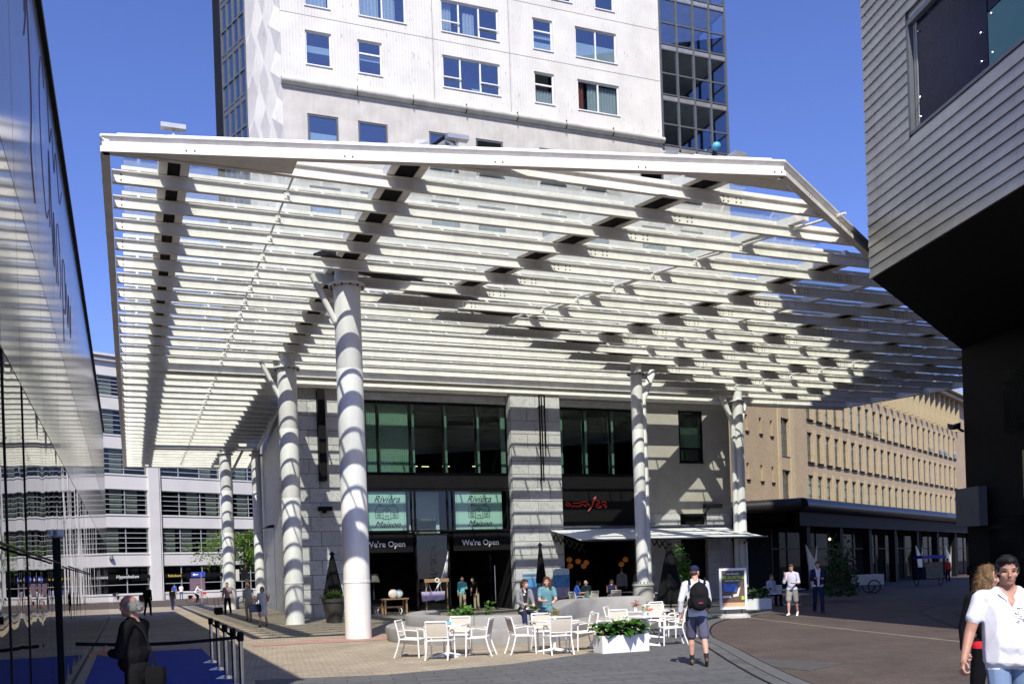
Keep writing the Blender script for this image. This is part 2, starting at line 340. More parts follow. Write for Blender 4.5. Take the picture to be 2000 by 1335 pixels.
# ------------------------------------------------------------------ ground, paving
def sheet(name, poly, z, m):
    mb = MB(); mb.add([(x, y, z) for x, y in poly], [tuple(range(len(poly)))]); return struct(mb.build(name, m))
sheet('ground', [(-400,-300),(600,-300),(600,900),(-400,900)], 0, 'paving_brown')
sheet('plaza_paving', [(-6,-6),(1.6,-6),(1.6,13.5),(2,17),(4.1,16.3),(6.65,16.6),(8.6,17.5),(10.5,19.6),(12.5,22.4),(15,25.6),(17.6,29),(21,33),(24,38),(31,43),(31,46),(20,80),(-6,80)], .004, 'paving_sand')
sheet('dark_paving', [(1.6,-6),(4.6,-6),(7,7),(8.6,10.9),(9.9,13.7),(11.55,17.0),(12.7,19.4),(14.2,21.8),(16.0,24.2),(18.0,26.2),(19.6,27.0),(21.5,28.2),(24,32),(27,37),(24,38),(21,33),(17.6,29),(15,25.6),(12.5,22.4),(10.5,19.6),(8.6,17.5),(6.65,16.6),(4.1,16.3),(2,17),(1.6,13.5)], .008, 'paving_dark')
sheet('red_paving', [(3.0,25.9),(6.0,25.4),(7.4,25.7),(7.0,27.2),(4.6,27.3),(3.2,26.9)], .012, 'paving_red')
kc = [(4.6,-6),(7,7),(8.6,10.9),(9.9,13.7),(11.55,17.0),(12.7,19.4),(14.2,21.8),(16.0,24.2),(18.0,26.2),(19.6,27.0)]
def ribbon(name, pts, o0, o1, z0, z1, m):
    mb = MB(); V2 = [Vector(p) for p in pts]
    def off(i, o):
        d = (V2[min(i+1,len(V2)-1)]-V2[max(i-1,0)]).normalized(); nn = Vector((d.y,-d.x)); q = V2[i]+nn*o; return q
    for i in range(len(V2)-1):
        q = [off(i,o0),off(i,o1),off(i+1,o1),off(i+1,o0)]
        mb.prism([(p.x,p.y) for p in q], z0, z1)
    return struct(mb.build(name, m))
def smooth_pts(pts, n=5):
    out = []
    P = [Vector(p) for p in pts]
    for i in range(len(P)-1):
        p0 = P[max(i-1,0)]; p1 = P[i]; p2 = P[i+1]; p3 = P[min(i+2,len(P)-1)]
        for k in range(n):
            t = k/n; out.append(.5*((2*p1)+(p2-p0)*t+(2*p0-5*p1+4*p2-p3)*t*t+(3*p1-p0-3*p2+p3)*t**3))
    return out+[P[-1]]
kcs = smooth_pts(kc)
ribbon('kerb', kcs, -.02, .24, .0, .02, 'kerb_stone')
ribbon('drain_slot', kcs, -.30, -.25, .0, .013, 'black')
ribbon('drain_slot_outer', kcs, .24, .28, .0, .012, 'black')
ribbon('paving_strip', [(19.2,27.4),(18.2,24),(17,19.63),(15.6,14),(13.5,6)], 0, .14, .0, .006, 'strip_pale')
ribbon('circle_joint', smooth_pts([(16.2,13.9),(19.5,18.5),(23.5,23.4),(24.6,24.4),(27.1,26.2),(34,29.8),(46,33)]), 0, .10, .0, .007, 'black')
ribbon('circle_joint_inner', smooth_pts([(16.9,13.5),(20.2,18),(24.2,22.8),(25.3,23.6),(27.8,25.3),(34.6,28.8),(46.4,32)]), 0, .06, .0, .007, 'black')
mb = MB(); mb.prism([(9.86,14.47),(10.47,14.55),(11.11,12.73),(9.92,12.18)], 0, .010)
struct(mb.build('drain_grate', 'grate'))
sheet('road', [(-60,86),(60,142),(57,150),(-63,94)], .005, 'asphalt_red')
sheet('road_kerb_strip', [(-60,84.6),(60,140.6),(60,141.6),(-60,85.6)], .009, 'concrete_pale')

# ------------------------------------------------------------------ the glass canopy
H = 10.25
CAN = thing('glass_canopy', 'huge white steel louvre and glass canopy on tall round columns over the square', 'canopy')
def xl(Y, d=.12): return -.2+.2*(Y-20.2)/53.5+d if Y >= 20.25 else -.2+(20.2-Y)/3.15*13.9+d*4.6
def xr_(Y):
    if Y <= 33.7: return 13.7+(Y-17.05)/16.65*26
    if Y <= 42.3: return 39.7-(Y-33.7)/8.6*2.5
    return 7.0+(Y-42.3)/31.4*1.8
def xr(Y, d=.15): return xr_(Y)-(d*1.9 if Y <= 33.7 else d)
SL = [21.83+1.43*k for k in range(-3, 37)]
SL = [y for y in SL if not 42.0 < y < 42.6]
for Y in SL:
    a, b = xl(Y, .17), xr(Y, .18)
    if b-a < .5: continue
    mb = MB(); pr = [(0,H),(0,H+.29),(-.085,H+.29),(-.085,H+.27),(-.02,H+.27),(-.02,H+.02),(-.12,H+.02),(-.12,H)]
    mb.sweep(pr, (a,Y), (b,Y), (0,1)); sl = mb.build('slat', 'white_steel', CAN)
    if a < .6:                                       # little bolts at the left end plate
        bm_ = MB()
        for zz in (.08, .2): bm_.box(a+.16, a+.19, Y-.032, Y-.021, H+zz, H+zz+.03)
        bm_.build('bolt', 'bolt', sl)
    bm_ = MB()
    for gx_, gy_ in [(12.9,18.1),(20.1,22.1),(25.0,25.4),(29.9,28.6),(34.8,31.7)]:
        x_ = gx_-.314*(Y-gy_)+.75
        if gy_ < Y < gy_+11 and a+.5 < x_ < b-.8:
            for q in range(4):
                for zz in (.09,.19): bm_.box(x_+.13*q+(.1 if q > 1 else 0), x_+.13*q+.035+(.1 if q > 1 else 0), Y-.026, Y-.0205, H+zz, H+zz+.035)
    if bm_.f: bm_.build('splice_bolts', 'bolt', sl)['kind'] = 'stuff'
    # glazing rail on short posts above the slat
    Yr = Y+.30
    a2, b2 = xl(Yr, .36), xr(Yr, .40)
    if b2-a2 < .5: continue
    mb = MB(); mb.box(a2, b2, Yr-.03, Yr+.03, H+.45, H+.535)
    x = a2+.35; k = 0
    while x < b2-.2:
        mb.bar((x, Y-.03, H+.291), (x, Yr-.01, H+.47), .06, .03, up=(0,1,0)); x += (.6, 1.55, 1.2)[k % 3]; k += 1
    mb.build('glazing_rail', 'white_steel', CAN)
# glass panes on the rails
cells = [1.25+.3, 3.6, 5.95]
for i in range(len(SL)-1):
    Y0, Y1 = SL[i]+.31, SL[i+1]+.29
    if Y1-Y0 > 2: Y1 = Y0+1.4
    a = max(xl(Y0, .4), xl(Y1, .4)); b = min(xr(Y0, .42), xr(Y1, .42))
    if b-a < .6: continue
    n = max(1, round((b-a)/3.5)); st = (b-a)/n
    for k in range(n):
        mb = MB(); mb.box(a+st*k+.012, a+st*(k+1)-.012, Y0+.01, Y1-.01, H+.54, H+.555); mb.build('glass_pane', 'roof_glass', CAN)
# twin girders with a dark tray between them
def girder(p, q, wd=.62, z0=.305, z1=.53, tray='black', name='girder'):
    p = Vector((*p, 0)); q = Vector((*q, 0)); d = (q-p).normalized(); s = Vector((d.y, -d.x, 0))
    mb = MB()
    for sg in (-1, 1):
        c = s*sg*(wd/2-.09); mb.bar(p+c+Vector((0,0,H+(z0+z1)/2)), q+c+Vector((0,0,H+(z0+z1)/2)), .18, z1-z0)
    mb.bar(p+Vector((0,0,H+z0+.05)), q+Vector((0,0,H+z0+.05)), wd-.37, .05, mi=1)
    return mb.build(name, ['white_steel', tray], CAN)
girder((1.2,20.5),(1.45,73.0), .62); girder((5.95,19.4),(6.3,73.0), .80)
B2 = Vector((-.30,.954))
for gx, gy, ln in [(12.9,18.1,10.0),(20.1,22.1,12.0),(25.0,25.4,11.5),(29.9,28.6,11.0),(34.8,31.7,10.0)]:
    girder((gx,gy), (gx+B2.x*ln, gy+B2.y*ln), .84)
for gx, gy, ln in [(16.6,19.9,11.0),(22.6,23.8,11.6),(27.5,27.0,11.0),(32.4,30.2,10.2)]:  # thin beams added to cast more shadow on the slats
    mb = MB(); mb.bar((gx,gy,H+.42), (gx+B2.x*ln,gy+B2.y*ln,H+.42), .22, .20); mb.build('added_shade_beam', 'white_steel', CAN)
# main beam over the columns and the two cross beams
mb = MB(); mb.bar((5.2,26.0,H+.37),(30.5,41.6,H+.37), .62, .14); mb.build('main_beam', 'dark_steel', CAN)
mb = MB(); mb.bar((5.5,26.6,H+.59),(30.5,42.0,H+.59), 1.3, .04); mb.build('gutter_panel', 'grey_steel', CAN)
mb = MB(); mb.box(1.5, 29.5, 40.75, 40.95, H-.02, H+.27); mb.box(1.5, 29.5, 39.95, 40.74, H+.57, H+.60); mb.build('cross_beam', 'white_steel', CAN)  # the upper strip is added to keep this beam in shade
mb = MB(); mb.box(1.5, 8.3, 63.55, 63.8, H-.04, H+.27); mb.box(1.5, 8.3, 62.7, 63.5, H+.57, H+.60); mb.build('cross_beam', 'white_steel', CAN)  # again with an added strip above that shades it
# spacer rods between neighbouring slats
def rods(x_of, y0, y1, r=.025, flat=False):
    for i in range(len(SL)-1):
        a, b = SL[i], SL[i+1]
        if a < y0 or b > y1 or b-a > 2: continue
        mb = MB(); mb.tube([(x_of(a), a+.0, H+.22),(x_of(b), b-.11, H+.22)], r, 6)
        mb.box(x_of(b)-.06, x_of(b)+.06, b-.045, b-.022, H+.10, H+.26); mb.build('spacer_rod', 'white_steel', CAN)
rods(lambda y: 3.62+.004*(y-20), 19.9, 73)
rods(lambda y: 16.9-(y-19.4)*.395, 18.2, 31.2, .035)
rods(lambda y: 31.1-(y-30.3)*.375, 28.0, 41, .035)
rods(lambda y: 36.2-(y-34.4)*.315, 32.5, 41, .035)
# edge fascias: open channel outside, pale flashing above
def fascia(p, q, name='fascia', flash=True):
    p = Vector(p); q = Vector(q); d = (q-p).normalized(); s = (-d.y, d.x)     # inwards
    if name == 'edge_beam': s = (d.y, -d.x)
    mb = MB()
    pr = [(0,H-.02),(0,H+.09),(.07,H+.13),(.07,H+.22),(.0,H+.29),(.0,H+.33),(.17,H+.33),(.17,H-.02)]
    mb.sweep(pr if name != 'edge_beam' else pr, p, q, s)
    o = mb.build(name, 'white_steel', CAN)
    bm_ = MB(); L = (q-p).length; x = 1.6
    while x < L:
        for dx in (0, .16):
            c = p+d*(x+dx); bm_.tube([(c.x+s[0]*.02-s[0]*.03, c.y+s[1]*.02-s[1]*.03, H+.05),(c.x+s[0]*.03, c.y+s[1]*.03, H+.05)], .018, 6)
        x += 3.1
    bm_.build('bolt', 'bolt', o)
    if flash:
        mb = MB(); mb.sweep([(.20,H+.335),(.15,H+.345),(.24,H+.46),(.30,H+.46),(.30,H+.335)], p+d*.25, q-d*.2, s); mb.build('flashing', 'white_steel', CAN)
fascia((-.2,20.2),(13.7,17.05)); fascia((13.72,17.06),(39.7,33.7)); fascia((39.7,33.72),(37.2,42.3))
fascia((-.22,20.22),(0,73.7), 'edge_beam', False)
fascia((7.0+1.8,73.7),(0,73.7), 'back_edge', False)
mb = MB(); mb.box(7.05, 37.2, 42.02, 42.22, H-.1, H+.3); mb.build('wall_beam', 'white_steel', CAN)
mb = MB(); mb.sweep([(0,H-.02),(0,H+.33),(-.15,H+.33),(-.15,H-.02)], (7.05,42.5), (8.75,73.6), (1,0)); mb.build('inner_edge_beam', 'white_steel', CAN)
# end soffit plates under the front corner
mb = MB(); mb.add([(-.03,20.35,H+.015),(3.5,19.57,H+.015),(3.5,20.27,H+.015),(-.03,20.27,H+.015)], [(3,2,1,0)]); mb.build('soffit_plate', 'white_steel', CAN); mb = MB(); mb.add([(11.6,17.7,H+.015),(13.6,17.25,H+.015),(14.6,17.86,H+.015),(11.6,17.86,H+.015)], [(3,2,1,0)]); mb.build('soffit_plate', 'white_steel', CAN)
# roof-edge hoppers and drain boxes
def hopper(x, y, sc=1., rz=0):
    mb = MB(); mb.add([(-.35,-.2,0),(.35,-.2,0),(.35,.3,0),(-.35,.3,0),(-.1,-.1,.42),(.32,-.15,.42),(.32,.25,.36),(-.1,.25,.36)], [(3,2,1,0),(4,5,6,7),(0,1,5,4),(1,2,6,5),(2,3,7,6),(3,0,4,7)])
    o = mb.build('gutter_hopper', 'grey_steel', CAN, loc=(x,y+.15,H+.43), rz=rz); o.scale = (sc*.8,sc*.8,sc*.7)
for x, y, sc, rz in [(6.0,19.15,.75,0),(6.55,19.05,.8,.5),(11.4,18.0,.8,.2),(13.0,17.75,1.1,.3)]: hopper(x, y, sc, rz)
for x, y in [(1.15,20.15),(6.75,18.85)]:
    mb = MB(); mb.box(-.2,.2,-.1,.1,0,.03); mb.box(-.02,.02,-.02,.02,.03,.2); mb.box(-.24,.24,-.09,.09,.2,.29); mb.build('roof_lamp', 'grey_steel', CAN, loc=(x,y+.1,H+.42))
# columns
def column(x, y, r=.375, brace=((-1.0,-.1,1.15),), pipe=None, base=None):
    mb = MB(); prof = [(r,0),(r,1.58),(r+.012,1.585),(r+.012,1.64),(r,1.645)]
    for z in (4.9, 7.6): prof += [(r,z),(r-.004,z+.01),(r-.004,z+.03),(r,z+.04)]
    prof += [(r,9.95)]
    mb.lathe(prof, 32); col = mb.build('column', 'white_column', CAN, True, (x,y,0))
    mb = MB(); mb.lathe([(r+.14,9.97),(r+.14,10.03),(r*.9,10.035),(r*.9,H+.31)], 24); 
    mb.build('flange', 'white_column', col, True)
    mb = MB()
    for k in range(12):
        t = 2*math.pi*k/12; mb.lathe([(.035,0),(.035,.045)], 8, ((r+.08)*math.cos(t), (r+.08)*math.sin(t), 9.93))
    mb.build('bolt', 'bolt', col)
    for bx, by, bz in brace:
        L = math.hypot(bx, by); ux, uy = bx/L, by/L
        mb = MB(); mb.tube([(ux*r*.7, uy*r*.7, 10.0-bz-.1),(bx, by, 10.22)], .085, 10); mb.build('brace', 'white_column', col, True)
    if pipe:
        mb = MB(); mb.tube([(pipe[0],pipe[1],0),(pipe[0],pipe[1],8.9),(pipe[0]*2.9,pipe[1]*2.9,10.2)], pipe[2], 12); mb.build('downpipe', 'white_column', col, True)
    if base:
        mb = MB(); mb.lathe([(base,0),(base,.98),(base+.05,1.0),(base+.05,1.07),(r,1.08)], 24); mb.build('base', 'concrete_pale', col, True)
        mb = MB()
        for k in range(16):
            t = 2*math.pi*k/16; mb.lathe([(.03,0),(.03,.09)], 6, ((base-.03)*math.cos(t), (base-.03)*math.sin(t), 1.07))
        mb.build('bolt', 'grey_steel', col)
column(6.05,26.75); column(6.05,37.75, .37); column(6.1,63.6, .37, ((1.1,.1,1.3),)); column(8.05,63.9, .30, ())
column(20.35,35.5, .25, ((.85,.2,1.2),), (.33,.05,.13), .42)
column(28.9,40.3, .26, ((-.75,.1,1.2),(.75,.25,1.2)), (-.36,-.05,.13))
# ------------------------------------------------------------------ apartment tower with shops under the canopy
FY = 42.3
T = thing('apartment_tower', 'white ribbed concrete apartment tower above marble and dark glass shop fronts', 'building', (0,0,0))
EX = (1,0); NR = (0,-1)
def window(parent, O, ex, nrm, u0, u1, z0, z1, cols=(), rows=(), rec=.12, fw=.07, fm='white_frame', gm='window_glass', rails=(), back='room_dark', cur=None, bt=.30):
    """a window as frame with panes; O + ex*u along the wall"""
    P = lambda u, d: (O[0]+ex[0]*u-nrm[0]*d, O[1]+ex[1]*u-nrm[1]*d)
    rz = math.atan2(ex[1], ex[0]); p = P((u0+u1)/2, rec); W = (u1-u0)/2
    fr = MB(); fr.box(-W, -W+fw, -.04, .04, z0, z1); fr.box(W-fw, W, -.04, .04, z0, z1); fr.box(-W+fw, W-fw, -.04, .04, z0, z0+fw); fr.box(-W+fw, W-fw, -.04, .04, z1-fw, z1)
    fr.box(-W-.02, W+.02, -rec-.05, -.045, z0-.05, z0-.005)
    cs = [-W+fw]+[-W+2*W*c for c in cols]+[W-fw]
    for c in cs[1:-1]: fr.box(c-fw/2, c+fw/2, -.038, .038, z0+fw, z1-fw)
    for r in rows: fr.box(-W+fw, W-fw, -.036, .036, z0+(z1-z0)*r-fw/2, z0+(z1-z0)*r+fw/2)
    o = fr.build('window', fm, parent, loc=(p[0],p[1],0), rz=rz)
    for i, (c, zf) in enumerate(rails):
        mb = MB(); mb.box(cs[c]-.03, cs[c+1]+.03, -.12, -.08, z0+(z1-z0)*zf-.025, z0+(z1-z0)*zf+.025); mb.build('safety_rail', fm, o)
    for i in range(len(cs)-1):
        mb = MB(); mb.box(cs[i]+.01, cs[i+1]-.01, -.006, .006, z0+fw, z1-fw); mb.build('pane', gm, o)
    if back:
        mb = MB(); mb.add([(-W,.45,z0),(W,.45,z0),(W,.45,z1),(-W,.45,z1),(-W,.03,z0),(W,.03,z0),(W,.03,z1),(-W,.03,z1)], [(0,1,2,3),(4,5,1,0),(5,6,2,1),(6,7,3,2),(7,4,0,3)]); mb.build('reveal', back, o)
    if cur:
        for kind, a, b, c, d in cur:
            xa, xb = -W+2*W*a, -W+2*W*b; za, zb = z0+(z1-z0)*c, z0+(z1-z0)*d
            mb = MB()
            if kind == 'blind': mb.add([(xa,.1,za),(xb,.1,za),(xb,.1,zb),(xa,.1,zb)], [(0,1,2,3)]); mb.build('blind', 'blind', o)
            else:
                n = 24; vs = []; fs = []
                for i in range(n+1):
                    t = i/n; x = xa+(xb-xa)*t; y = .16+.03*math.sin(t*(xb-xa)*38)
                    vs += [(x,y,za),(x,y+.01,zb)]
                for i in range(n): fs.append((2*i,2*i+2,2*i+3,2*i+1))
                mb.add(vs, fs); mb.build('curtain', 'curtain' if kind == 'cur' else 'curtain_red', o)
    return o
# white upper storeys
row0 = [(8.07,9.23,'s1'),(10.43,11.55,'s2'),(14.45,17.35,'t'),(19.14,20.2,'s2'),(21.48,23.81,'d')]
row1 = [(8.09,9.22,'s1'),(10.52,12.75,'d'),(14.45,17.35,'t'),(19.14,20.2,'s2'),(21.44,23.75,'d')]
row2 = [(8.09,9.22,'s1'),(10.52,12.75,'d'),(14.45,17.35,'t'),(20.16,21.31,'s2'),(22.6,23.69,'s1')]
ops = []
for r, (row, zb) in enumerate([(row0,24.58),(row1,27.2),(row2,29.82),(row1,32.44),(row0,35.06)]):
    for a, b, k in row: ops.append((a, b, zb, zb+1.51, k, r))
mb = MB(); wall_mesh(mb, (0,FY-.03), EX, NR, 7.0, 26.3, 23.72, 38, [o[:4] for o in ops], .16); TW = mb.build('upper_wall', 'ribbed_white', T)
mb = MB()                                                   # recessed joints between the concrete panels
for x in (14.0, 17.86): mb.box(x, x+.03, FY-.036, FY-.029, 23.9, 38)
for z in (26.72, 29.34, 31.96): mb.box(7.0, 26.3, FY-.0365, FY-.029, z, z+.025)
mb.build('panel_joint', 'concrete', T)
CUR = {('s1',0): [('blind',0,1,.42,.62)], ('s2',0): [('blind',0,1,.45,.6)], ('d',0): [('red',.04,.2,0,1),('cur',.28,.52,0,1),('cur',.55,1,0,.95)], ('t',0): [('blind',.52,.66,0,.16)],
       ('d',1): [('blind',0,1,0,.55)], ('t',1): [('cur',.0,.2,0,1),('cur',.40,.6,0,.8),('blind',.33,.62,0,.12)], ('s2',1): [('blind',0,1,.05,.3),('blind',0,1,.42,.55)], ('s1',1): [('cur',.1,.9,0,.9)]}
for a, b, z0, z1, k, r in ops:
    if r > 2: continue
    kw = dict(s1=dict(), s2=dict(rows=(.62,)), d=dict(cols=(.5,)), t=dict(cols=(.31,.66), rails=((0,.33),(2,.33))))[k]
    cu = CUR.get((k, r))
    if k == 's2' and r == 0 and a > 15: cu = [('cur',.05,.95,0,.5)]
    if k == 'd' and r == 1 and a < 13: cu = [('cur',.05,.45,0,.95),('cur',.55,.8,0,.95)]
    window(T, (0,FY-.03), EX, NR, a, b, z0, z1, cur=cu, **kw)
# cornice
mb = MB(); pr = []
for i in range(9):
    t = math.pi*i/8; pr.append((-.02-.26*math.sin(t), 23.66+.17*math.cos(t)))
pr = [(0,23.83)]+pr+[(0,23.47)]; mb.sweep(pr, (6.95,FY-.0), (26.3,FY-.0), (0,1)); mb.sweep([(0,23.47),(-.06,23.47),(-.06,23.40),(0,23.40)], (7.0,FY-.002),(26.3,FY-.002),(0,1)); cn = mb.build('cornice', 'concrete_pale', T, True)
mb = MB()
for x in (10.3,12.9,15.5,18.1,20.7,23.3): mb.box(x, x+.015, FY-.29, FY-.01, 23.46, 23.83)
mb.build('cornice_joint', 'dark_steel', cn)
# grey plaster storeys
gx = [(8.06,9.44),(10.34,11.71),(13.69,15.07),(16.0,17.39),(19.3,20.67),(21.6,22.98),(24.9,26.28),(27.2,28.58)]
gops = [(a,b,z,z+1.7) for z in (20.7,17.5,14.3) for a, b in gx]
mb = MB(); wall_mesh(mb, (0,FY), EX, NR, 7.0, 30.3, 9.9, 23.5, gops, .14); mb.build('plaster_wall', 'plaster_grey', T)
for i, (a,b,z0,z1) in enumerate(gops):
    window(T, (0,FY), EX, NR, a, b, z0, z1, rec=.07, fw=.085, fm='dark_frame', cur=[('blind',.08,1,0,.55-.04*(i%3))])
# the glazed corner bay on the right
BY = FY+.02
mb = MB()
for z in [23.5+2.62*k for k in range(6)]: mb.box(26.35, 30.2, BY+.05, BY+5, z-.28, z)
mb.build('bay_floor', 'concrete_pale', T)
mb = MB(); xs = [26.3,27.3,28.3,29.3,30.3]
for x in xs: mb.box(x-.05, x+.05, BY-.1, BY+.02, 23.3, 38)
for y in (1.2,2.4,3.6,4.8): mb.box(30.24, 30.36, BY+y-.05, BY+y+.05, 23.3, 38)
for k in range(6):
    z = 23.5+2.62*k
    for a, b in ((z-.03,z+.03),(z+1.05,z+1.12),(z+2.28,z+2.34)):
        mb.box(26.3, 30.3, BY-.07, BY+.01, a, b); mb.box(30.25, 30.33, BY, BY+4.8, a, b)
mb.build('bay_mullions', 'dark_frame', T)
mb = MB()
for k in range(6):
    z = 23.5+2.62*k; mb.box(26.3, 30.28, BY-.035, BY-.015, z-.27, z-.03); mb.box(30.27, 30.29, BY, BY+4.8, z-.27, z-.03)
mb.build('bay_spandrel', 'grey_steel', T)
for k in range(5):
    z = 23.5+2.62*k
    for a, b in ((z+.03,z+1.05),(z+1.12,z+2.28)):
        for i in range(4):
            m = MB(); m.box(xs[i]+.05, xs[i+1]-.05, BY-.03, BY-.018, a, b); m.build('bay_pane', 'bay_glass', T)
        for i in range(4):
            m = MB(); m.box(30.285, 30.297, BY+1.2*i+.06, BY+1.2*i+1.14, a, b); m.build('bay_pane', 'bay_glass', T)
mb = MB(); mb.box(26.3, 26.36, BY+.03, BY+5, 23.5, 38); mb.box(26.3, 28.6, BY+5, BY+5.1, 23.5, 38); mb.build('bay_inner_wall', 'plaster_grey', T)
m = MB(); m.sphere((29.3,41.9,23.65), .22, 16, 10); tag(m.build('balloon', 'blue_plastic', None, True), 'shiny turquoise balloon in front of the lowest glazed bay of the tower', 'balloon')
# folded concrete side wall and glazed wing behind it
DV = Vector((-.335,.942,0)); c0 = Vector((7.0,FY,0)); sn = Vector((-.942,-.335,0))
mb = MB(); Z0, Z1 = 11.5, 38
nu, nz_ = 6, 26
def fold(i, j):
    u = 3.3*i/nu; z = Z0+(Z1-Z0)*(j+.45*(i % 2))/nz_; d = (.26 if (i+j) % 2 else -.05) if 0 < i < nu else 0
    return c0+DV*u+sn*d+Vector((0,0,z))
vs = [fold(i,j) for j in range(nz_+1) for i in range(nu+1)]
mb.add(vs, [f for j in range(nz_) for i in range(nu) for f in ((j*(nu+1)+i+1, j*(nu+1)+i, (j+1)*(nu+1)+i), (j*(nu+1)+i+1, (j+1)*(nu+1)+i, (j+1)*(nu+1)+i+1))]); mb.build('folded_side_wall', 'ribbed_white', T)
c1 = c0+DV*3.3; ex2 = (DV.x, DV.y)
for k in range(9):
    z = 14+2.62*k
    for i in range(4):
        for a, b in ((z+.05,z+1.1),(z+1.2,z+2.3)):
            p = c1+DV*(.6*i+.3); m = MB(); m.box(-.25,.25,-.01,.01,a,b); m.build('wing_pane', 'window_glass', T, loc=(p.x,p.y,0), rz=math.atan2(DV.y,DV.x))
mb = MB(); rzw = math.atan2(DV.y, DV.x)
for i in range(5): mb.box(.6*i-.04,.6*i+.04,-.06,.06,12,38)
for k in range(10):
    for a in (14+2.62*k, 14+2.62*k+1.15): mb.box(0,2.4,-.05,.05,a-.05,a+.05)
    mb.box(0,2.4,-.03,.03,14+2.62*k-.3,14+2.62*k-.05)
mb.build('wing_mullions', 'dark_frame', T, loc=(c1.x,c1.y,0), rz=rzw)
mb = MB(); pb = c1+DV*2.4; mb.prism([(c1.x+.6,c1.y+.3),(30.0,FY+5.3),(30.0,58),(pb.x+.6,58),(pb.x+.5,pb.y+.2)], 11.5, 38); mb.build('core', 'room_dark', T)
# body behind the shop front
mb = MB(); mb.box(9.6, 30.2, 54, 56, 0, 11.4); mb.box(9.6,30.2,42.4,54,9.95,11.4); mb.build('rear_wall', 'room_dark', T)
# left flank, slightly splayed, clad in stone courses
SV = Vector((2.0,29.3,0)).normalized(); sn2 = Vector((-SV.y,SV.x,0)); s0 = Vector((7.04,42.34,0))
mb = MB(); mb.prism([(7.09,42.40),(9.09,71.6),(9.6,71.6),(9.6,42.40)], 0, 11.4); mb.build('flank_wall', 'plaster_grey', T)
sm = {}
def slab(mm, wd, ht, th, parent, loc, rz):
    key = (mm, round(wd,3), round(ht,3), th)
    if key not in sm:
        m = MB(); g = .011; m.box(g, wd-g, -th, 0, g, ht-g); sm[key] = m.mesh('stone_slab', mm)
    link('stone_slab', sm[key], parent, loc, rz)
rzs = math.atan2(SV.y, SV.x)+math.pi     # slab faces outward (-X side)
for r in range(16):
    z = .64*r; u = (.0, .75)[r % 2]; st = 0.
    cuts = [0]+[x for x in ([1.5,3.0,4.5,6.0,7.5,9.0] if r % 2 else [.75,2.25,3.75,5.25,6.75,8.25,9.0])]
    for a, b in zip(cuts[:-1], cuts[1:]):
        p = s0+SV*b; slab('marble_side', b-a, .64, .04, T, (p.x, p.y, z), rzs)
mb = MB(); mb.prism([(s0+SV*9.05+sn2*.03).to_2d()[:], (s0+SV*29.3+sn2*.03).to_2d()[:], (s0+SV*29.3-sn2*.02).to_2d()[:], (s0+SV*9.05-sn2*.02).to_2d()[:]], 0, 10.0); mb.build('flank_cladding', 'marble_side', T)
# marble front left of the shop, and the pier
for r in range(16):
    z = .64*r; cuts = [6.98,8.05,9.1,10.1] if r % 2 else [6.98,7.6,9.0,10.1]
    for a, b in zip(cuts[:-1], cuts[1:]): slab('marble', b-a, .64, .05, T, (a, FY, z), 0)
    cuts = [17.1,18.4,19.7] if r % 2 else [17.1,17.95,19.05,19.7]
    for a, b in zip(cuts[:-1], cuts[1:]): slab('marble', b-a, .64, .05, T, (a, FY-.40, z), 0)
    slab('marble', .40, .64, .03, T, (17.1, FY, z), -math.pi/2)
mb = MB(); mb.box(7.05,10.1,FY+.005,FY+.5,0,10.2); mb.build('masonry_core', 'dark_steel', T)
mb = MB(); mb.box(17.12,19.7,FY-.395,FY+.5,0,10.24); mb.build('masonry_core', 'dark_steel', T)
mb = MB()
for r in range(7): 
    pass
for r in range(7):
    z = .64*r; cuts = [24.05,25.4,26.55,28.15,29.6] if r % 2 else [24.05,25.0,26.55,28.15,28.9,29.6]
    for a, b in zip(cuts[:-1], cuts[1:]):
        if a == 26.55 and r < 7: continue
        slab('marble', b-a, .64, .05, T, (a, FY, z), 0)
mb = MB(); wall_mesh(mb, (0,FY), EX, NR, 24.0, 29.7, 4.48, 9.9, [(26.65,28.1,7.13,9.82)], .14); mb.build('plaster_wall', 'plaster_beige', T)
for bx_ in ((24.03,26.5,FY+.004,FY+.4,0,4.48),(28.2,29.65,FY+.004,FY+.4,0,4.48),(29.66,29.74,FY+.01,54,0,11.4)):
    mb = MB(); mb.box(*bx_); mb.build('masonry_core', 'plaster_beige', T)
window(T, (0,FY), EX, NR, 26.65, 28.1, 7.13, 9.82, rows=(.27,), rec=.06, fw=.1, fm='black', gm='green_glass', cur=[('cur',.0,1,.28,.55),('cur',.05,.3,0,.25)], back='room_mid')
mb = MB(); mb.box(26.56,28.14,FY+.2,FY+.25,0,4.4); mb.box(26.56,28.14,FY-.03,FY+.2,4.36,4.46); mb.build('dark_doorway', 'black', T)
# upper shop glazing
def glazing(x, z0, z1, gm, name, y=FY+.05, fw=.06, fm='black'):
    for a, b in zip(x[:-1], x[1:]):
        m = MB(); m.box(a+fw/2, b-fw/2, y-.008, y+.008, z0, z1); m.build(name, gm, T)
    m = MB()
    for a in x: m.box(a-fw/2, a+fw/2, y-.09, y+.05, z0, z1)
    m.box(x[0], x[-1], y-.085, y+.045, z1, z1+.08); m.box(x[0], x[-1], y-.085, y+.045, z0-.08, z0); m.build('mullions', fm, T)
glazing([10.15,10.76,12.3,13.88,15.5,17.05], 6.5, 9.66, 'green_glass', 'upper_pane')
glazing([19.78,21.18,22.66,24.0], 6.5, 9.66, 'green_glass', 'upper_pane')
mb = MB(); mb.box(10.1,17.08,FY-.06,FY+.1,9.76,10.1); mb.box(19.74,24.02,FY-.06,FY+.1,9.76,10.1); mb.build('head_panel', 'grey_steel', T)
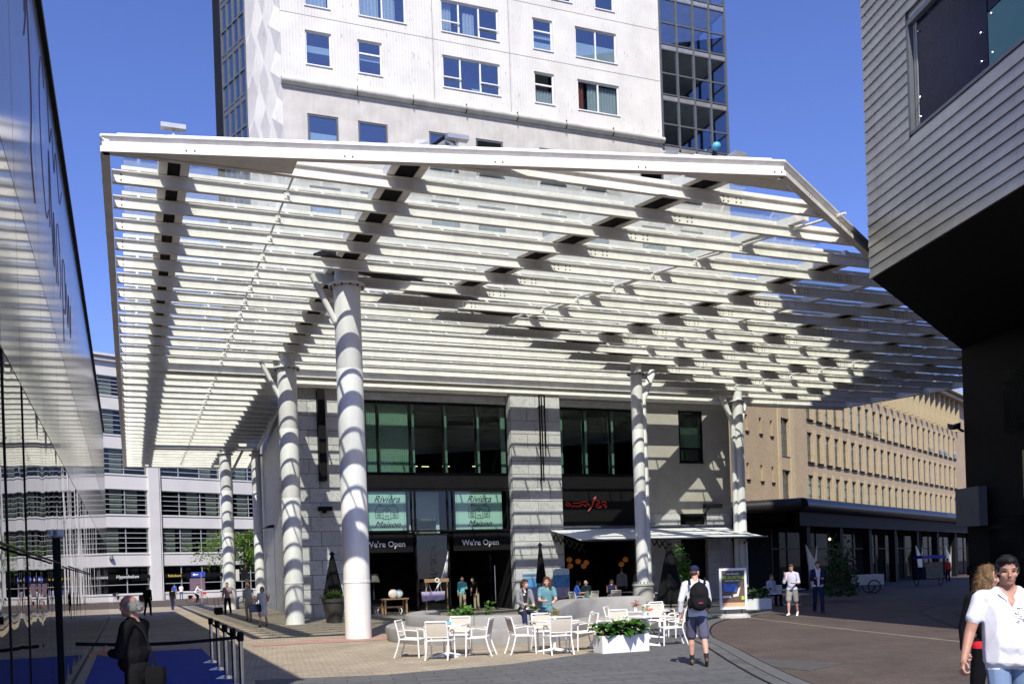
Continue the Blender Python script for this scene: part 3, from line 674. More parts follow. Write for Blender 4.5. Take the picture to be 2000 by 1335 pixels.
for a, b in ((10.18,10.74),(10.78,12.28)):
    m = MB(); n = int((b-a)/.045); vs = []; fs = []
    for i in range(n+1):
        x = a+(b-a)*i/n; y = FY+.3+(.04 if i % 2 else 0); vs += [(x,y,6.5),(x,y,9.66)]
    for i in range(n): fs.append((2*i,2*i+2,2*i+3,2*i+1))
    m.add(vs, fs); m.build('lamella_blind', 'curtain', T)
mb = MB()
for x in (12.36,13.95,15.57,16.9,19.9,21.25,22.74): mb.box(x, x+.22 if x < 19 else x+.28, FY+.35, FY+.42, 6.4, 9.7)
mb.build('folded_curtain', 'blind', T)
mb = MB(); mb.box(10.1,24.1,FY+.05,53.9,6.2,6.42); mb.box(10.1,24.1,FY+.05,53.9,3.55,3.66); mb.box(10.1,24.1,FY+3.5,53.9,3.66,9.9); mb.build('storey_slab', 'room_dark', T)
mb = MB(); mb.box(10.1,17.1,FY-.02,FY+.06,5.70,6.42); mb.box(19.72,24.02,FY-.02,FY+.06,3.72,6.42); mb.build('spandrel', 'black', T)
# lit ceiling lamps seen through the upper panes
mb = MB()
for x, y in ((12.8,44.2),(13.4,44.3),(14.4,44.1),(15.9,44.0),(20.5,44.2)): mb.box(x,x+.35,y,y+.05,7.0,7.03)
mb.build('desk_lamp', 'light_warm', T)
# sign storey: mint boards with the shop's name and house drawing
def signboard(x0, x1):
    zc = 4.72; m = MB(); m.box(x0, x1, FY+.02, FY+.05, 3.84, 5.62); b = m.build('sign_board', 'mint_sign', T)
    xc = (x0+x1)/2; y = FY+.014
    put_text('lettering', 'Rivi\u00e8ra', .44, 'ink', (xc, y, 5.13), b, depth=.004, shear=.45); put_text('lettering', 'Maison', .42, 'ink', (xc, y, 3.98), b, depth=.004, shear=.45)
    m = MB(); L = lambda a, c, w=.022: m.bar((xc+a[0], y, 4.40+a[1]), (xc+c[0], y, 4.40+c[1]), w, .008, up=(0,1,0))
    for a, c in [((-.52,.28),(-.52,0)),((-.52,0),(-.18,0)),((.52,.28),(.52,0)),((.52,0),(.18,0)),((-.18,-.05),(-.18,.28)),((.18,-.05),(.18,.28)),((-.18,-.05),(.18,-.05)),((-.56,.28),(-.22,.28)),((.56,.28),(.22,.28)),((-.56,.28),(-.44,.55)),((.56,.28),(.44,.55)),((-.44,.55),(.44,.55)),
                 ((-.24,.27),(0,.48)),((.24,.27),(0,.48)),((-.36,.55),(-.36,.64)),((-.26,.55),(-.26,.64)),((-.37,.64),(-.25,.64)),((.36,.55),(.36,.64)),((.26,.55),(.26,.64)),((.37,.64),(.25,.64)),((-.06,-.05),(-.06,.12)),((.06,-.05),(.06,.12)),((-.06,.12),(.06,.12))]: L(a, c)
    for sx in (-.36,.36):
        for a, c in [((sx-.08,.06),(sx-.08,.22)),((sx+.08,.06),(sx+.08,.22)),((sx,.06),(sx,.22)),((sx-.08,.06),(sx+.08,.06)),((sx-.08,.14),(sx+.08,.14)),((sx-.08,.22),(sx+.08,.22))]: L(a, c, .016)
    for a, c in [((-.05,.28),(.05,.28)),((-.05,.35),(.05,.35)),((-.05,.28),(-.05,.35)),((.05,.28),(.05,.35)),((0,.28),(0,.35))]: L(a, c, .014)
    m.build('house_drawing', 'ink', b)
    m = MB(); 
    for a, c in [((x0+.07,3.91),(x0+.07,5.55)),((x1-.07,3.91),(x1-.07,5.55))]: m.bar((a[0],y,a[1]),(c[0],y,c[1]),.008,.006,up=(0,1,0))
    m.build('sign_border', 'ink', b)
signboard(9.75+.42, 11.96); signboard(14.37, 16.7)
glazing([10.13,12.2,12.38,13.95,14.2,17.05], 3.84, 5.64, 'shop_glass', 'sign_pane', FY+.0-.03)
glazing([12.38,13.95], .05, 3.6, 'shop_glass', 'shop_pane', FY+.02)
for xa, xb, xc in ((10.12,12.25,10.95),(14.2,17.06,15.55)):
    mb = MB(); mb.box(xa,xb,FY-.02,FY+.06,2.84,3.74); fas = mb.build('shop_fascia', 'black', T)
    put_text('lettering', "We're Open", .36, 'letter_white', (xc, FY-.025, 3.10), fas, depth=.006, bold=.004)
mb = MB(); mb.box(12.4,13.93,FY+1.2,FY+1.25,3.67,5.7); mb.build('bright_room_panel', 'blind', T)  # pale panel added for the bright room reflected in this glass
mb = MB(); mb.box(12.5,13.6,FY+.7,FY+1.1,3.67,4.4); mb.build('display_sofa', 'room_mid', T)
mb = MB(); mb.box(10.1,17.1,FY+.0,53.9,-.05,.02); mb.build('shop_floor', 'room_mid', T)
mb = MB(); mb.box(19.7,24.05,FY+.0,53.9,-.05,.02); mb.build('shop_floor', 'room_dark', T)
mb = MB(); mb.box(17.12,19.7,FY+.5,53.9,0,10); mb.build('party_wall', 'room_dark', T)
# decals on the entrance glass and a lettering strip turned upright
pane = put_text('lettering', 'MAISON', .42, 'ink', (13.35, FY-.0, 2.3), T, rot=(math.pi/2, R_(-90), 0), depth=.003)
mb = MB()
for k in range(9): mb.tube([(13.15+.08*k, FY+.005, .9+.1*k),(13.3+.07*k, FY+.005, 1.15+.12*k),(13.6+.04*k, FY+.005, 1.55+.16*k)], .016, 5)
mb.build('window_decal', 'letter_white', T)
# glass entrance door, standing open
mb = MB(); mb.box(16.35,16.40,FY+.1,FY+1.0,.05,2.7); d_ = mb.build('glass_door', 'shop_glass', T)
mb = MB(); mb.tube([(16.3,FY+.2,.4),(16.3,FY+.2,2.1)], .025, 8); mb.build('handle', 'chrome', d_)
# long black wall boxes: awning housing and sign frame on the pier
m = MB(); m.box(8.0,8.32,FY-.45,FY-.06,6.05,10.05); m.box(8.02,8.30,FY-.47,FY-.45,8.6,9.7); tag(m.build('banner_box', 'black'), 'tall narrow black box fixed to the marble wall left of the shop', 'wall box')
m = MB()
for x in (18.45,18.72): m.bar((x,FY-.85,6.05 if x < 18.6 else 7.6),(x,FY-.85,10.15), .06, .06)
m.bar((18.45,FY-.85,10.12),(18.72,FY-.85,10.12),.06,.06); m.bar((18.72,FY-.5,6.1),(18.72,FY-.5,10.1),.05,.05)
for z in (6.1,7.9,9.6): m.bar((18.45,FY-.85,z),(18.55,FY-.45,z),.05,.05)
tag(m.build('banner_holder', 'black'), 'slim black steel banner holder fixed to the marble pier', 'banner holder')
m = MB(); m.box(7.9,8.5,FY-.45,FY-.15,4.75,4.92); m.box(8.12,8.28,FY-.2,FY-.05,4.65,4.75); tag(m.build('wall_lamp', 'black'), 'small black floodlight on the marble wall above the closed parasol', 'lamp')
m = MB(); m.box(27.9,28.9,FY-.4,FY-.1,4.75,4.95); m.bar((28.3,FY-.1,4.8),(27.6,FY-.06,3.9),.04,.04); tag(m.build('wall_lamp', 'black'), 'black lamp bar on the beige wall above the right end of the awning', 'lamp')
# red neon scribble
m = MB()
def scr(pts, r=.028): m.tube([(20.05+2.3*p[0], FY-.08, 4.55+.85*p[1]) for p in pts], r, 6)
scr(smooth_pts([(.08,.55),(.02,.62),(.0,.5),(.06,.42),(.1,.5),(.06,.58)],4)); scr(smooth_pts([(.12,.35),(.2,.42),(.3,.38),(.36,.46)],4)); scr(smooth_pts([(.16,.58),(.3,.6),(.46,.68),(.5,.62)],4)); scr(smooth_pts([(.3,.4),(.4,.52),(.46,.4),(.52,.56),(.56,.4)],4))
scr(smooth_pts([(.52,.1),(.6,.35),(.68,.75),(.72,.95),(.66,.8),(.62,.4)],4)); scr(smooth_pts([(.7,.8),(.8,.62),(.72,.5),(.84,.4),(.78,.3),(.7,.42)],4)); scr(smooth_pts([(.84,.6),(.92,.68),(.95,.56),(.88,.46),(.97,.42),(.93,.3)],4))
tag(m.build('neon_sign', 'neon_red'), 'red neon script sign on the dark glass above the restaurant', 'sign')

# ------------------------------------------------------------------ mirror-glass building on the left
G = thing('mirror_glass_building', 'long mirror glass building along the left edge, reflecting the canopy', 'building')
ys = [7.6,9.3,11.0,14.0,17.0,20.0,23.0,26.0,29.0,32.0,35.0,38.0,41.0,44.0,47.0,50.0,53.0,56.0]
for a, b in zip(ys[:-1], ys[1:]):
    for z0, z1, mm in ((.12,3.80,'mirror_low'),(3.82,5.85,'mirror_mid'),(5.87,10.1,'mirror_high')):
        m = MB(); m.box(-1.0,-.95,a+.014,b-.014,z0,z1); m.build('glass_panel', mm, G)
for a in (9.3,11.0):
    m = MB(); m.box(-.955,-.94,a-.012,a+.012,.12,3.8); m.build('glazing_bar', 'black', G)
mb = MB(); mb.box(-12,-1.01,7.6,56,0,10.05); mb.build('core', 'room_dark', G)
mb = MB(); mb.box(-1.1,-.88,7.55,56.05,10.1,10.24); mb.build('roof_edge', 'black', G)
mb = MB(); mb.box(-1.02,-.93,7.6,56,0,.12); mb.build('plinth', 'dark_steel', G)
mb = MB(); mb.tube([(-.90,7.7,2.07),(-.90,15.2,2.07)], .014, 8); mb.tube([(-.90,17.6,2.07),(-.90,30,2.07)], .014, 8); mb.build('reflected_bar', 'black', G)  # black bar drawn on the wall for a frame reflected in the glass
def scrib(pts, m, mm='print_blue', r=.006):
    m.tube([(-.947, y, z) for y, z in smooth_pts(pts, 4)], r, 5)
m = MB(); scrib([(16.2,9.4),(15.8,9.7),(15.2,9.0),(15.2,8.0),(15.8,7.3),(16.4,7.6)], m); scrib([(16.6,7.4),(16.8,8.7),(17.0,8.2),(17.3,7.0),(17.6,8.0),(17.9,6.9)], m)
scrib([(18.4,7.0),(18.3,7.9),(18.9,8.2),(19.2,7.4),(18.8,6.9)], m); scrib([(19.6,6.3),(19.8,7.8),(20.6,8.0),(20.5,7.1),(19.9,7.0)], m); scrib([(21,7.8),(21.3,7.0),(21.8,7.8),(22.2,7.0),(22.6,7.8)], m)
scrib([(16.9,9.9),(17.2,9.0),(17.8,9.5),(18.2,8.9),(18.8,9.5),(19.6,8.9),(20.4,9.4)], m); m.build('printed_script', 'print_blue', G)
m = MB(); scrib([(13.3,9.9),(13.0,8.8),(13.4,9.2),(13.6,8.0),(13.3,7.2),(13.7,6.7)], m, r=.009); scrib([(12.9,9.6),(13.2,9.0),(12.8,8.4)], m, r=.008); m.build('printed_script', 'print_red', G)
P_ = thing('floodlight_post', 'slim black post with a floodlight on top beside the mirror wall', 'lamp post', (-.885,15.7,0))
m = MB(); m.box(-.064,-.02,-.05,.05,0,2.46); m.build('post', 'black', P_)
m = MB(); m.box(-.06,.03,-.12,.10,2.47,2.58); m.box(-.04,.01,-.2,-.12,2.48,2.56); m.build('lamp_head', 'grey_steel', P_)

# ------------------------------------------------------------------ zinc-clad building on the right
Zb = thing('zinc_clad_building', 'grey zinc-clad building overhanging the street at the right edge', 'building')
e1 = Vector((-.2477,-.9688,0)); p1 = Vector((17.75,18.93,0)); n1 = Vector((-.9688,.2477,0)); e3 = Vector((.854,.52,0))
rz1 = math.atan2(e1.y, e1.x); LEN = 13.0
WZ0, WZ1, WU0, WU1 = 11.56, 14.22, 2.0, 8.2
def zpt(u, d=0): q = p1+e1*u+n1*d; return q
for k in range(42):
    z0 = 8.85+.265*k; z1 = z0+.265
    segs = [(0,LEN)]
    if z1 > WZ0+.02 and z0 < WZ1-.02: segs = [(0,WU0),(WU1,LEN)]
    joints = [.5,2.6,4.62,6.7,8.8,10.9] if k % 2 else [.5,3.6,5.7,7.8,9.9]
    for a, b in segs:
        cuts = [a]+[j for j in joints if a+.1 < j < b-.1]+[b]
        for c, d in zip(cuts[:-1], cuts[1:]):
            if k > 36 and c > .6: continue
            m = MB(); m.add([(c+.002,-.005,z1+.012),(d-.002,-.005,z1+.012),(d-.002,-.040,z0),(c+.002,-.040,z0),(c+.002,.02,z1+.012),(d-.002,.02,z1+.012),(d-.002,.005,z0),(c+.002,.005,z0)], [(0,1,2,3),(4,7,6,5),(0,4,5,1),(3,2,6,7),(0,3,7,4),(1,5,6,2)])
            m.build('zinc_board', 'zinc', Zb, loc=(p1.x,p1.y,0), rz=rz1) if True else None
mb = MB(); wall_mesh(mb, p1-n1*.03, e1, n1, .0, LEN, 8.85, 20, [(WU0,WU1,WZ0,WZ1)], .22); mb.build('backing_wall', 'zinc', Zb)
mb = MB(); q = [p1-n1*.03, p1+e3*12, p1+e3*12+e1*17, p1+e1*LEN-n1*.03]; P2 = [(v.x,v.y) for v in q]
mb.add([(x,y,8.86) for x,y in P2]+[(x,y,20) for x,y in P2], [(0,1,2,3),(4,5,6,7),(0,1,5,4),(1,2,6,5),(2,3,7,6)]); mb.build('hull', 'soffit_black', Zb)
mb = MB(); q = [p1+e3*12.02, p1+e3*48, p1+e3*48+e1*20, p1+e3*12.02+e1*17]; mb.prism([(v.x,v.y) for v in q], 8.87, 37); mb.build('unseen_shade_block', 'soffit_black', Zb)  # unseen tall block, added to throw shade on the pavilion
# big window with dark and teal sheets
wo = MB(); 
for a, b, c, d in [(WU0,WU0+.09,WZ0,WZ1),(WU0,WU1,WZ0,WZ0+.07),(WU0,WU1,WZ1-.12,WZ1)]: wo.box(a,b,-.02,.2,c,d)
W_ = wo.build('window', 'dark_frame', Zb, loc=(p1.x,p1.y,0), rz=rz1)
m = MB(); m.box(WU0+.28,4.78,.10,.12,WZ0+.08,WZ1-.13); m.build('pane', 'navy_panel', W_)
m = MB(); m.box(4.83,6.9,.08,.10,WZ0+.08,12.78); m.build('pane', 'teal_panel', W_)
m = MB(); m.box(4.83,6.9,.09,.11,12.82,WZ1-.13); m.build('pane', 'navy_panel', W_)
m = MB(); m.box(WU0+.12,WU0+.17,.09,.12,WZ0+.1,WZ1-.14); m.box(WU0+.20,WU0+.26,.09,.12,WZ0+.1,WZ1-.14); m.build('sash', 'sash_cream', W_)
m = MB()
for u, z in [(4.6,WZ0+.35),(4.95,WZ0+.35),(4.6,12.5),(4.95,12.7),(WU0+.35,WZ0+.3),(WU0+.35,12.3),(WU0+.35,WZ1-.4)]: m.sphere((u,.07,z), .022, 8, 6)
m.build('glass_bolt', 'chrome', W_)
# dark storeys under the overhang
mb = MB(); a = p1+e3*10.6; b = a+e1*9; c = b+e3*15; d = a+e3*15.4
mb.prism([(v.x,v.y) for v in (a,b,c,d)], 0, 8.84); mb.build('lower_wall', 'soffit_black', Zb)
for u, z0, z1, mm in [(2.2,5.6,7.6,'dim_glass'),(4.2,5.6,7.6,'dim_glass'),(1.2,.3,3.0,'dim_glass'),(3.2,.3,3.0,'dim_glass')]:
    m = MB(); m.box(u,u+1.8,-.05,-.03,z0,z1); m.build('pane', mm, Zb, loc=(a.x,a.y,0), rz=rz1)
m = MB(); m.box(3.0,3.6,-.04,-.02,3.5,5.0); m.build('pane', 'brick_tan', Zb, loc=(a.x,a.y,0), rz=rz1)
m = MB(); q0 = a+n1*.05; m.tube([(q0.x,q0.y,6.05),(q0.x-1.45,q0.y-1.04,6.0)], .045, 8)
L_ = thing('street_lamp', 'flat dark street lamp on an arm from the black wall at right', 'lamp'); m.build('arm', 'dark_steel', L_)
m = MB(); c_ = Vector((q0.x-1.45,q0.y-1.04,6.0)); dd = Vector((-.81,-.58,0)); ss = Vector((.58,-.81,0))
pts = [c_-dd*.05+ss*.09, c_-dd*.05-ss*.09, c_+dd*.35-ss*.2, c_+dd*.95-ss*.05, c_+dd*.95+ss*.05, c_+dd*.35+ss*.2]
m.add([(p.x,p.y,5.92-.12*(i in (3,4))) for i,p in enumerate(pts)]+[(p.x,p.y,6.09-.22*(i in (3,4))) for i,p in enumerate(pts)], [tuple(range(6))[::-1],tuple(range(6,12))]+[(i,(i+1)%6,6+(i+1)%6,6+i) for i in range(6)]); m.build('lamp_head', 'dark_steel', L_)
m = MB(); m.bar(c_+dd*.3+Vector((0,0,-.10)), c_+dd*.7+Vector((0,0,-.14)), .14, .02); m.build('diffuser', 'light_warm', L_)
sg = thing('hanging_sign', 'dark hanging sign box with blue and red dots on the black wall', 'sign', (a.x,a.y,0), rz1)
m = MB(); m.box(.02,1.3,-.42,-.12,2.75,4.05); m.build('sign_box', 'dark_frame', sg)
m = MB()
m.box(.008,.02,-.38,-.16,2.85,3.95); m.build('sign_face', 'sign_white', sg)
for z, mm in ((3.7,'sign_blue'),(3.4,'red_plastic'),(3.1,'red_plastic')):
    m = MB(); m.sphere((.005,-.27,z), (.012,.07,.08), 10, 6); m.build('dot', mm, sg)
# ------------------------------------------------------------------ tan brick office block behind
BD = Vector((.874,.486,0)); bo = Vector((51.8,63.3,0)); bn = Vector((.486,-.874,0))      # bn points to the street
K_ = thing('brick_office_block', 'long tan brick office block with rows of tall narrow windows', 'building', (bo.x,bo.y,0), math.atan2(BD.y,BD.x))
# local frame: x along the facade, y inwards
rowz = [(6.5,9.0),(10.1,12.56),(13.65,16.1),(17.2,19.9)]
sx = [1.25+2.06*i for i in range(23)]
ops = [(s-.56,s+.56,a,b) for a,b in rowz[:3] for s in sx]
st = [(-4.7,-3.0,6.2,9.1),(-4.7,-3.0,10.2,13.2),(-4.7,-3.0,14.2,17.2)]
sm_ = [(x,x+.42,z,z+1.2) for z in (8.0,11.55,15.1) for x in (-13.4,-11.0,-8.6,-6.6)]
mb = MB(); wall_mesh(mb, (0,0), (1,0), (0,-1), -21, 52, 0, 16.9, ops+st+sm_, .35); mb.build('brick_wall', 'brick_tan', K_)
mb = MB(); mb.box(-21,0.2,.02,.6,16.9,22); mb.box(48.0,52,-.0,.6,16.9,22.0); mb.build('brick_wall', 'brick_tan', K_)
mb = MB(); mb.box(0.2,48,.9,1.2,16.9,20.4); mb.build('loggia_wall', 'dark_frame', K_)
mb = MB(); mb.box(-21,52,-.9,1.5,20.45,20.75); mb.box(-21,52,-.6,1.3,20.75,21.0); mb.build('eaves', 'tan_stone', K_)
mb = MB(); mb.box(-21,52.3,-1.3,8,21.0,21.35); mb.build('roof', 'concrete_pale', K_)
mb = MB(); mb.box(-21,52,.6,10,0,20.4); mb.build('core', 'room_dark', K_)
me = MB(); me.box(-.42,.42,-.12,.0,0,13.3); mp_ = None
pil = {}
for r,(a,b) in enumerate(rowz[:3]):
    m = MB(); m.box(-.36,.36,-.05,.0,a-.2,b+.25); pil[r] = m.mesh('pier', 'tan_stone')
fin = MB(); fin.box(-.16,.16,-.45,.9,16.95,20.4); fin = fin.mesh('fin', 'tan_stone')
sill = MB(); sill.box(-.62,.62,-.14,.02,-.16,-.02); sill = sill.mesh('sill', 'room_dark')
fr = MB(); h_ = 2.47
fr.box(-.56,-.50,-.04,.04,0,h_); fr.box(.50,.56,-.04,.04,0,h_); fr.box(-.5,.5,-.04,.04,0,.06); fr.box(-.5,.5,-.04,.04,h_-.06,h_); fr.box(-.5,.5,-.04,.04,.85,.91); fr.box(-.5,.5,-.04,.04,1.75,1.81); fr = fr.mesh('window', 'dark_frame')
pn = MB(); pn.box(-.5,.5,-.01,.01,.06,h_-.06); pn = pn.mesh('pane', 'brick_glass')
op = MB(); op.add([(-.48,-.03,.88),(.48,-.03,.88),(.48,-.5,.12),(-.48,-.5,.12),(-.48,.0,.86),(.48,.0,.86),(.48,-.47,.10),(-.48,-.47,.10)], [(0,1,2,3),(7,6,5,4),(0,4,5,1),(2,6,7,3),(0,3,7,4),(1,5,6,2)]); op = op.mesh('open_sash', 'window_glass')
bl = {}
for q in range(4):
    m = MB(); hh = (.35,.9,1.5,2.2)[q]; m.add([(-.5,.05,h_-hh),(.5,.05,h_-hh),(.5,.05,h_-.06),(-.5,.05,h_-.06)], [(0,1,2,3)]); bl[q] = m.mesh('blind', 'blind')
random.seed(3)
opened = {(2,7),(2,8),(2,17),(2,19),(2,20),(2,22)}
for r,(a,b) in enumerate(rowz[:3]):
    for i, s in enumerate(sx):
        o = link('window', fr, K_, (s,.22,a)); link('pane', pn, o); link('sill', sill, o, (0,-.22,0))
        q = random.choice([2,3,3,1]) if r != 1 else random.choice([0,0,1])
        link('blind', bl[q], o)
        if (r,i) in opened: link('open_sash', op, o)
        if i < 22: link('pier', pil[r], K_, (s+1.03,-.002,0))
for i in range(24): link('fin', fin, K_, (sx[0]-1.03+2.06*i,0,0))
for i, s in enumerate(sx):
    m = link('window', fr, K_, (s,.6,17.3)); link('pane', pn, m)
    if i in (14,15): link('open_sash', op, m)
for a,b,c,d in st: window(K_, (0,0), (1,0), (0,-1), a,b,c,d, cols=(.5,), rows=(.33,.66), rec=.25, fw=.06, fm='dark_frame', gm='brick_glass', back=None)
for a,b,c,d in sm_:
    m = MB(); m.box(a-.05,b+.05,-.1,.2,c-.14,c-.01); m.build('sill', 'room_dark', K_)
    m = MB(); m.box(a,b,.26,.28,c,d); m.build('pane', 'brick_glass', K_)
mb = MB(); mb.box(-5.3,-4.75,-.08,0,5,19); mb.box(-2.95,-2.2,-.08,0,5,19); mb.build('stair_piers', 'tan_stone', K_)

# ------------------------------------------------------------------ white office building across the road
OD = Vector((.910,.415,0)); oo = Vector((4.55,116.8,0))
OF = thing('white_office_building', 'white office building with long ribbon windows across the road', 'building', (oo.x,oo.y,0), math.atan2(OD.y,OD.x))
bands = [(.9,3.9),(5.45,8.25),(9.75,12.5),(14.25,17.0),(18.6,21.3),(22.9,25.0)]
edge = [0]
sp = [(0,.9)]+[(bands[i][1],bands[i+1][0]) for i in range(5)]+[(25.0,26.6)]
for a,b in sp:
    m = MB(); m.box(-60,60,-.12,.5,a+.05,b); m.box(-60,60,-.2,-.12,b-.16,b-.02); m.build('spandrel', 'office_white', OF)
m = MB(); m.box(-60.3,60.3,-.5,6,26.6,26.85); m.box(-60.5,60.5,-.75,6,27.1,27.35); m.box(-60,60,-.3,6,26.85,27.1); m.build('roof', 'office_white', OF)
m = MB(); m.box(-60,60,2.6,8,0,26.5); m.build('core', 'room_dark', OF)
pxs = [-2.3+9.1*k for k in range(-6,7)]
for x in pxs:
    m = MB(); m.box(x-.0,x+1.2,-.45,.6,0,26.6); p = m.build('pillar', 'office_white', OF)
    m = MB(); m.tube([(x+1.38,-.3,0),(x+1.38,-.3,26)], .09, 8); m.build('drainpipe', 'concrete_pale', p)
ofr = {}; opn = {}
L = 9.1-1.2
for bi,(a,b) in enumerate(bands):
    m = MB(); hh = b-a
    for k in range(4): m.box(-.05+L*k/3, .05+L*k/3, -.03,.05,0,hh)
    nb = 5 if bi else 3
    for k in range(nb+1): m.box(0,L,-.04,.04,hh*k/nb-.04,hh*k/nb+.04)
    ofr[bi] = m.mesh('window', 'office_frame'); m = MB(); m.box(0,L/3-.1,-.01,.01,.04,hh-.04); opn[bi] = m.mesh('pane', 'office_glass')
cm = MB(); cm.add([(0,.25,0),(1.4,.25,0),(1.4,.25,2.7),(0,.25,2.7)], [(0,1,2,3)]); cm = cm.mesh('blind', 'office_blind')
random.seed(9)
for x in pxs[1:-2]:
    for bi,(a,b) in enumerate(bands):
        o = link('window', ofr[bi], OF, (x+1.2,.1,a))
        for k in range(3):
            link('pane', opn[bi], o, (L*k/3+.05,0,0))
            if bi and random.random() < .75: link('blind', cm, o, (L*k/3+random.uniform(.1,1.2),0,0))
m = MB(); m.box(-9.8,-2.4,-.14,-.02,2.55,3.0); m.box(-1.0,6.7,-.14,-.02,2.55,3.0); fb = m.build('sign_band', 'black', OF)
put_text('lettering', 'Hypotheken', .52, 'letter_white', (-5.0,-.15,2.63), fb, depth=.01, shear=.2)
put_text('lettering', 'Rabobank', .42, 'sign_yellow', (.6,-.15,2.64), fb, depth=.01)
m = MB(); m.box(2.5,4.4,-.06,0,1.0,2.4); m.build('poster', 'print_red', OF)

# ------------------------------------------------------------------ dark pavilion with shops
mat('pav_black', (.018,.019,.022), .38, var=.2); mat('lit_v_tone', (.75,.70,.52), .6, var=.05)
PV = thing('dark_pavilion', 'low black shop pavilion with an arcade in the shade in front of the brick block', 'building', (39.5,48.7,0), math.atan2(BD.y,BD.x))
m = MB(); m.box(0,75,0,9,5.0,5.85); m.prism([(0,0),(-1.3,4.5),(-8.5,9),(0,9)], 5.0, 5.84); m.build('roof', 'soffit_black', PV)
m = MB(); m.tube([(-.0,-.02,5.42),(75,-.02,5.42)], .43, 12); m.tube([(0,-.02,5.42),(-1.4,4.6,5.42)], .42, 12); m.build('fascia', 'pav_black', PV, True)
m = MB(); m.box(-6,75,5.0,5.2,0,5.0); m.box(0,75,1.0,4.9,4.4,4.99); m.build('back_wall', 'soffit_black', PV)
m = MB(); m.box(0,75,.15,.5,4.1,5.0); m.build('lintel', 'black', PV)
for x in [2,8,14,20,26,32,38,44,50,56]:
    m = MB(); m.box(x-.3,x+.3,.4,.9,0,4.4); m.build('pillar', 'black', PV)
for i in range(20):
    m = MB(); m.box(2.2+2.6*i,4.6+2.6*i,3.0,3.03,.2,4.0); o = m.build('shop_pane', 'dim_glass', PV)
m = MB()
for i in range(21): m.box(2.0+2.6*i,2.12+2.6*i,2.95,3.08,0,4.1)
m.box(2,55,2.96,3.07,2.7,2.8); m.build('mullions', 'dark_steel', PV)
for x in (1.2,24.5,33.4,43):  # brightness of the lit V shapes is put into their pale colour
    m = MB()
    for sg_ in (-1,1):
        m.add([(x,-.25,.1),(x+sg_*.22,-.1,.1),(x+sg_*.95,-.1,2.9),(x,-.25,1.9)], [(0,1,2,3) if sg_ > 0 else (3,2,1,0)])
        m.add([(x,-.2,.1),(x+sg_*.22,-.05,.1),(x+sg_*.95,-.05,2.9),(x,-.2,1.9)], [(3,2,1,0) if sg_ > 0 else (0,1,2,3)])
    m.build('flared_pillar_plate', 'lit_v_tone' if 'lit_v_tone' in M else 'white_paint', PV)
m = MB()
for x, y, z in ((30.5,2,3.9),(44,2,3.6),(10,2,3.4)): m.sphere((x,y,z),.09,8,6)
m.build('spotlight', 'light_warm', PV)

# ------------------------------------------------------------------ foliage helper
def leaves(name, m, parent, spots, size, seed=1, up=.3):
    rnd = random.Random(seed); mb = MB()
    for c in spots:
        a = rnd.uniform(0,2*math.pi); t = rnd.uniform(-.9,.9)+up; L = size*rnd.uniform(.6,1.3); W = L*.42
        d = Vector((math.cos(a)*math.cos(t), math.sin(a)*math.cos(t), math.sin(t))); s = d.cross(Vector((rnd.uniform(-1,1),rnd.uniform(-1,1),1))).normalized()*W; nrm = d.cross(s).normalized()*W*.35; c = Vector(c)
        mb.add([c, c+d*L*.45+s+nrm, c+d*L, c+d*L*.45-s+nrm, c+d*L*.5-nrm*.4], [(0,1,4),(1,2,4),(2,3,4),(3,0,4)])
    return mb.build(name, m, parent)
# street tree before the white office
TR = thing('street_tree', 'light green street tree with loose drooping branches before the white office', 'tree', (10.6,94.0,0))
m = MB(); m.tube([(0,0,0),(.05,0,2.2),(-.1,.1,4.4),(0,0,6.4)], [.2,.16,.11,.05], 10); tk = m.build('trunk', 'bark', TR, True)
rnd = random.Random(5); sp_ = []; m = MB()
for k in range(26):
    a = rnd.uniform(0,2*math.pi); z0 = rnd.uniform(3.2,6.0); L = rnd.uniform(3.0,6.4) if math.cos(a) < .1 else rnd.uniform(1.5,3.0)
    pts = [(0,0,z0)]
    for j in range(1,6):
        t = j/5; pts.append((math.cos(a)*L*t, math.sin(a)*L*t, z0+1.1*math.sin(t*2.2)*(.6+.4*rnd.random())-1.0*t*t))
    m.tube(pts, [.05,.04,.032,.024,.016,.008], 5)
    for j in range(1,6):
        for q in range(24):
            c = Vector(pts[j-1]).lerp(Vector(pts[j]), rnd.random()); sp_.append(c+Vector((rnd.gauss(0,.28),rnd.gauss(0,.28),rnd.gauss(-.08,.16))))
m.build('limbs', 'bark', tk); leaves('crown', 'leaf_tree', TR, sp_, .22, 3, -.3)

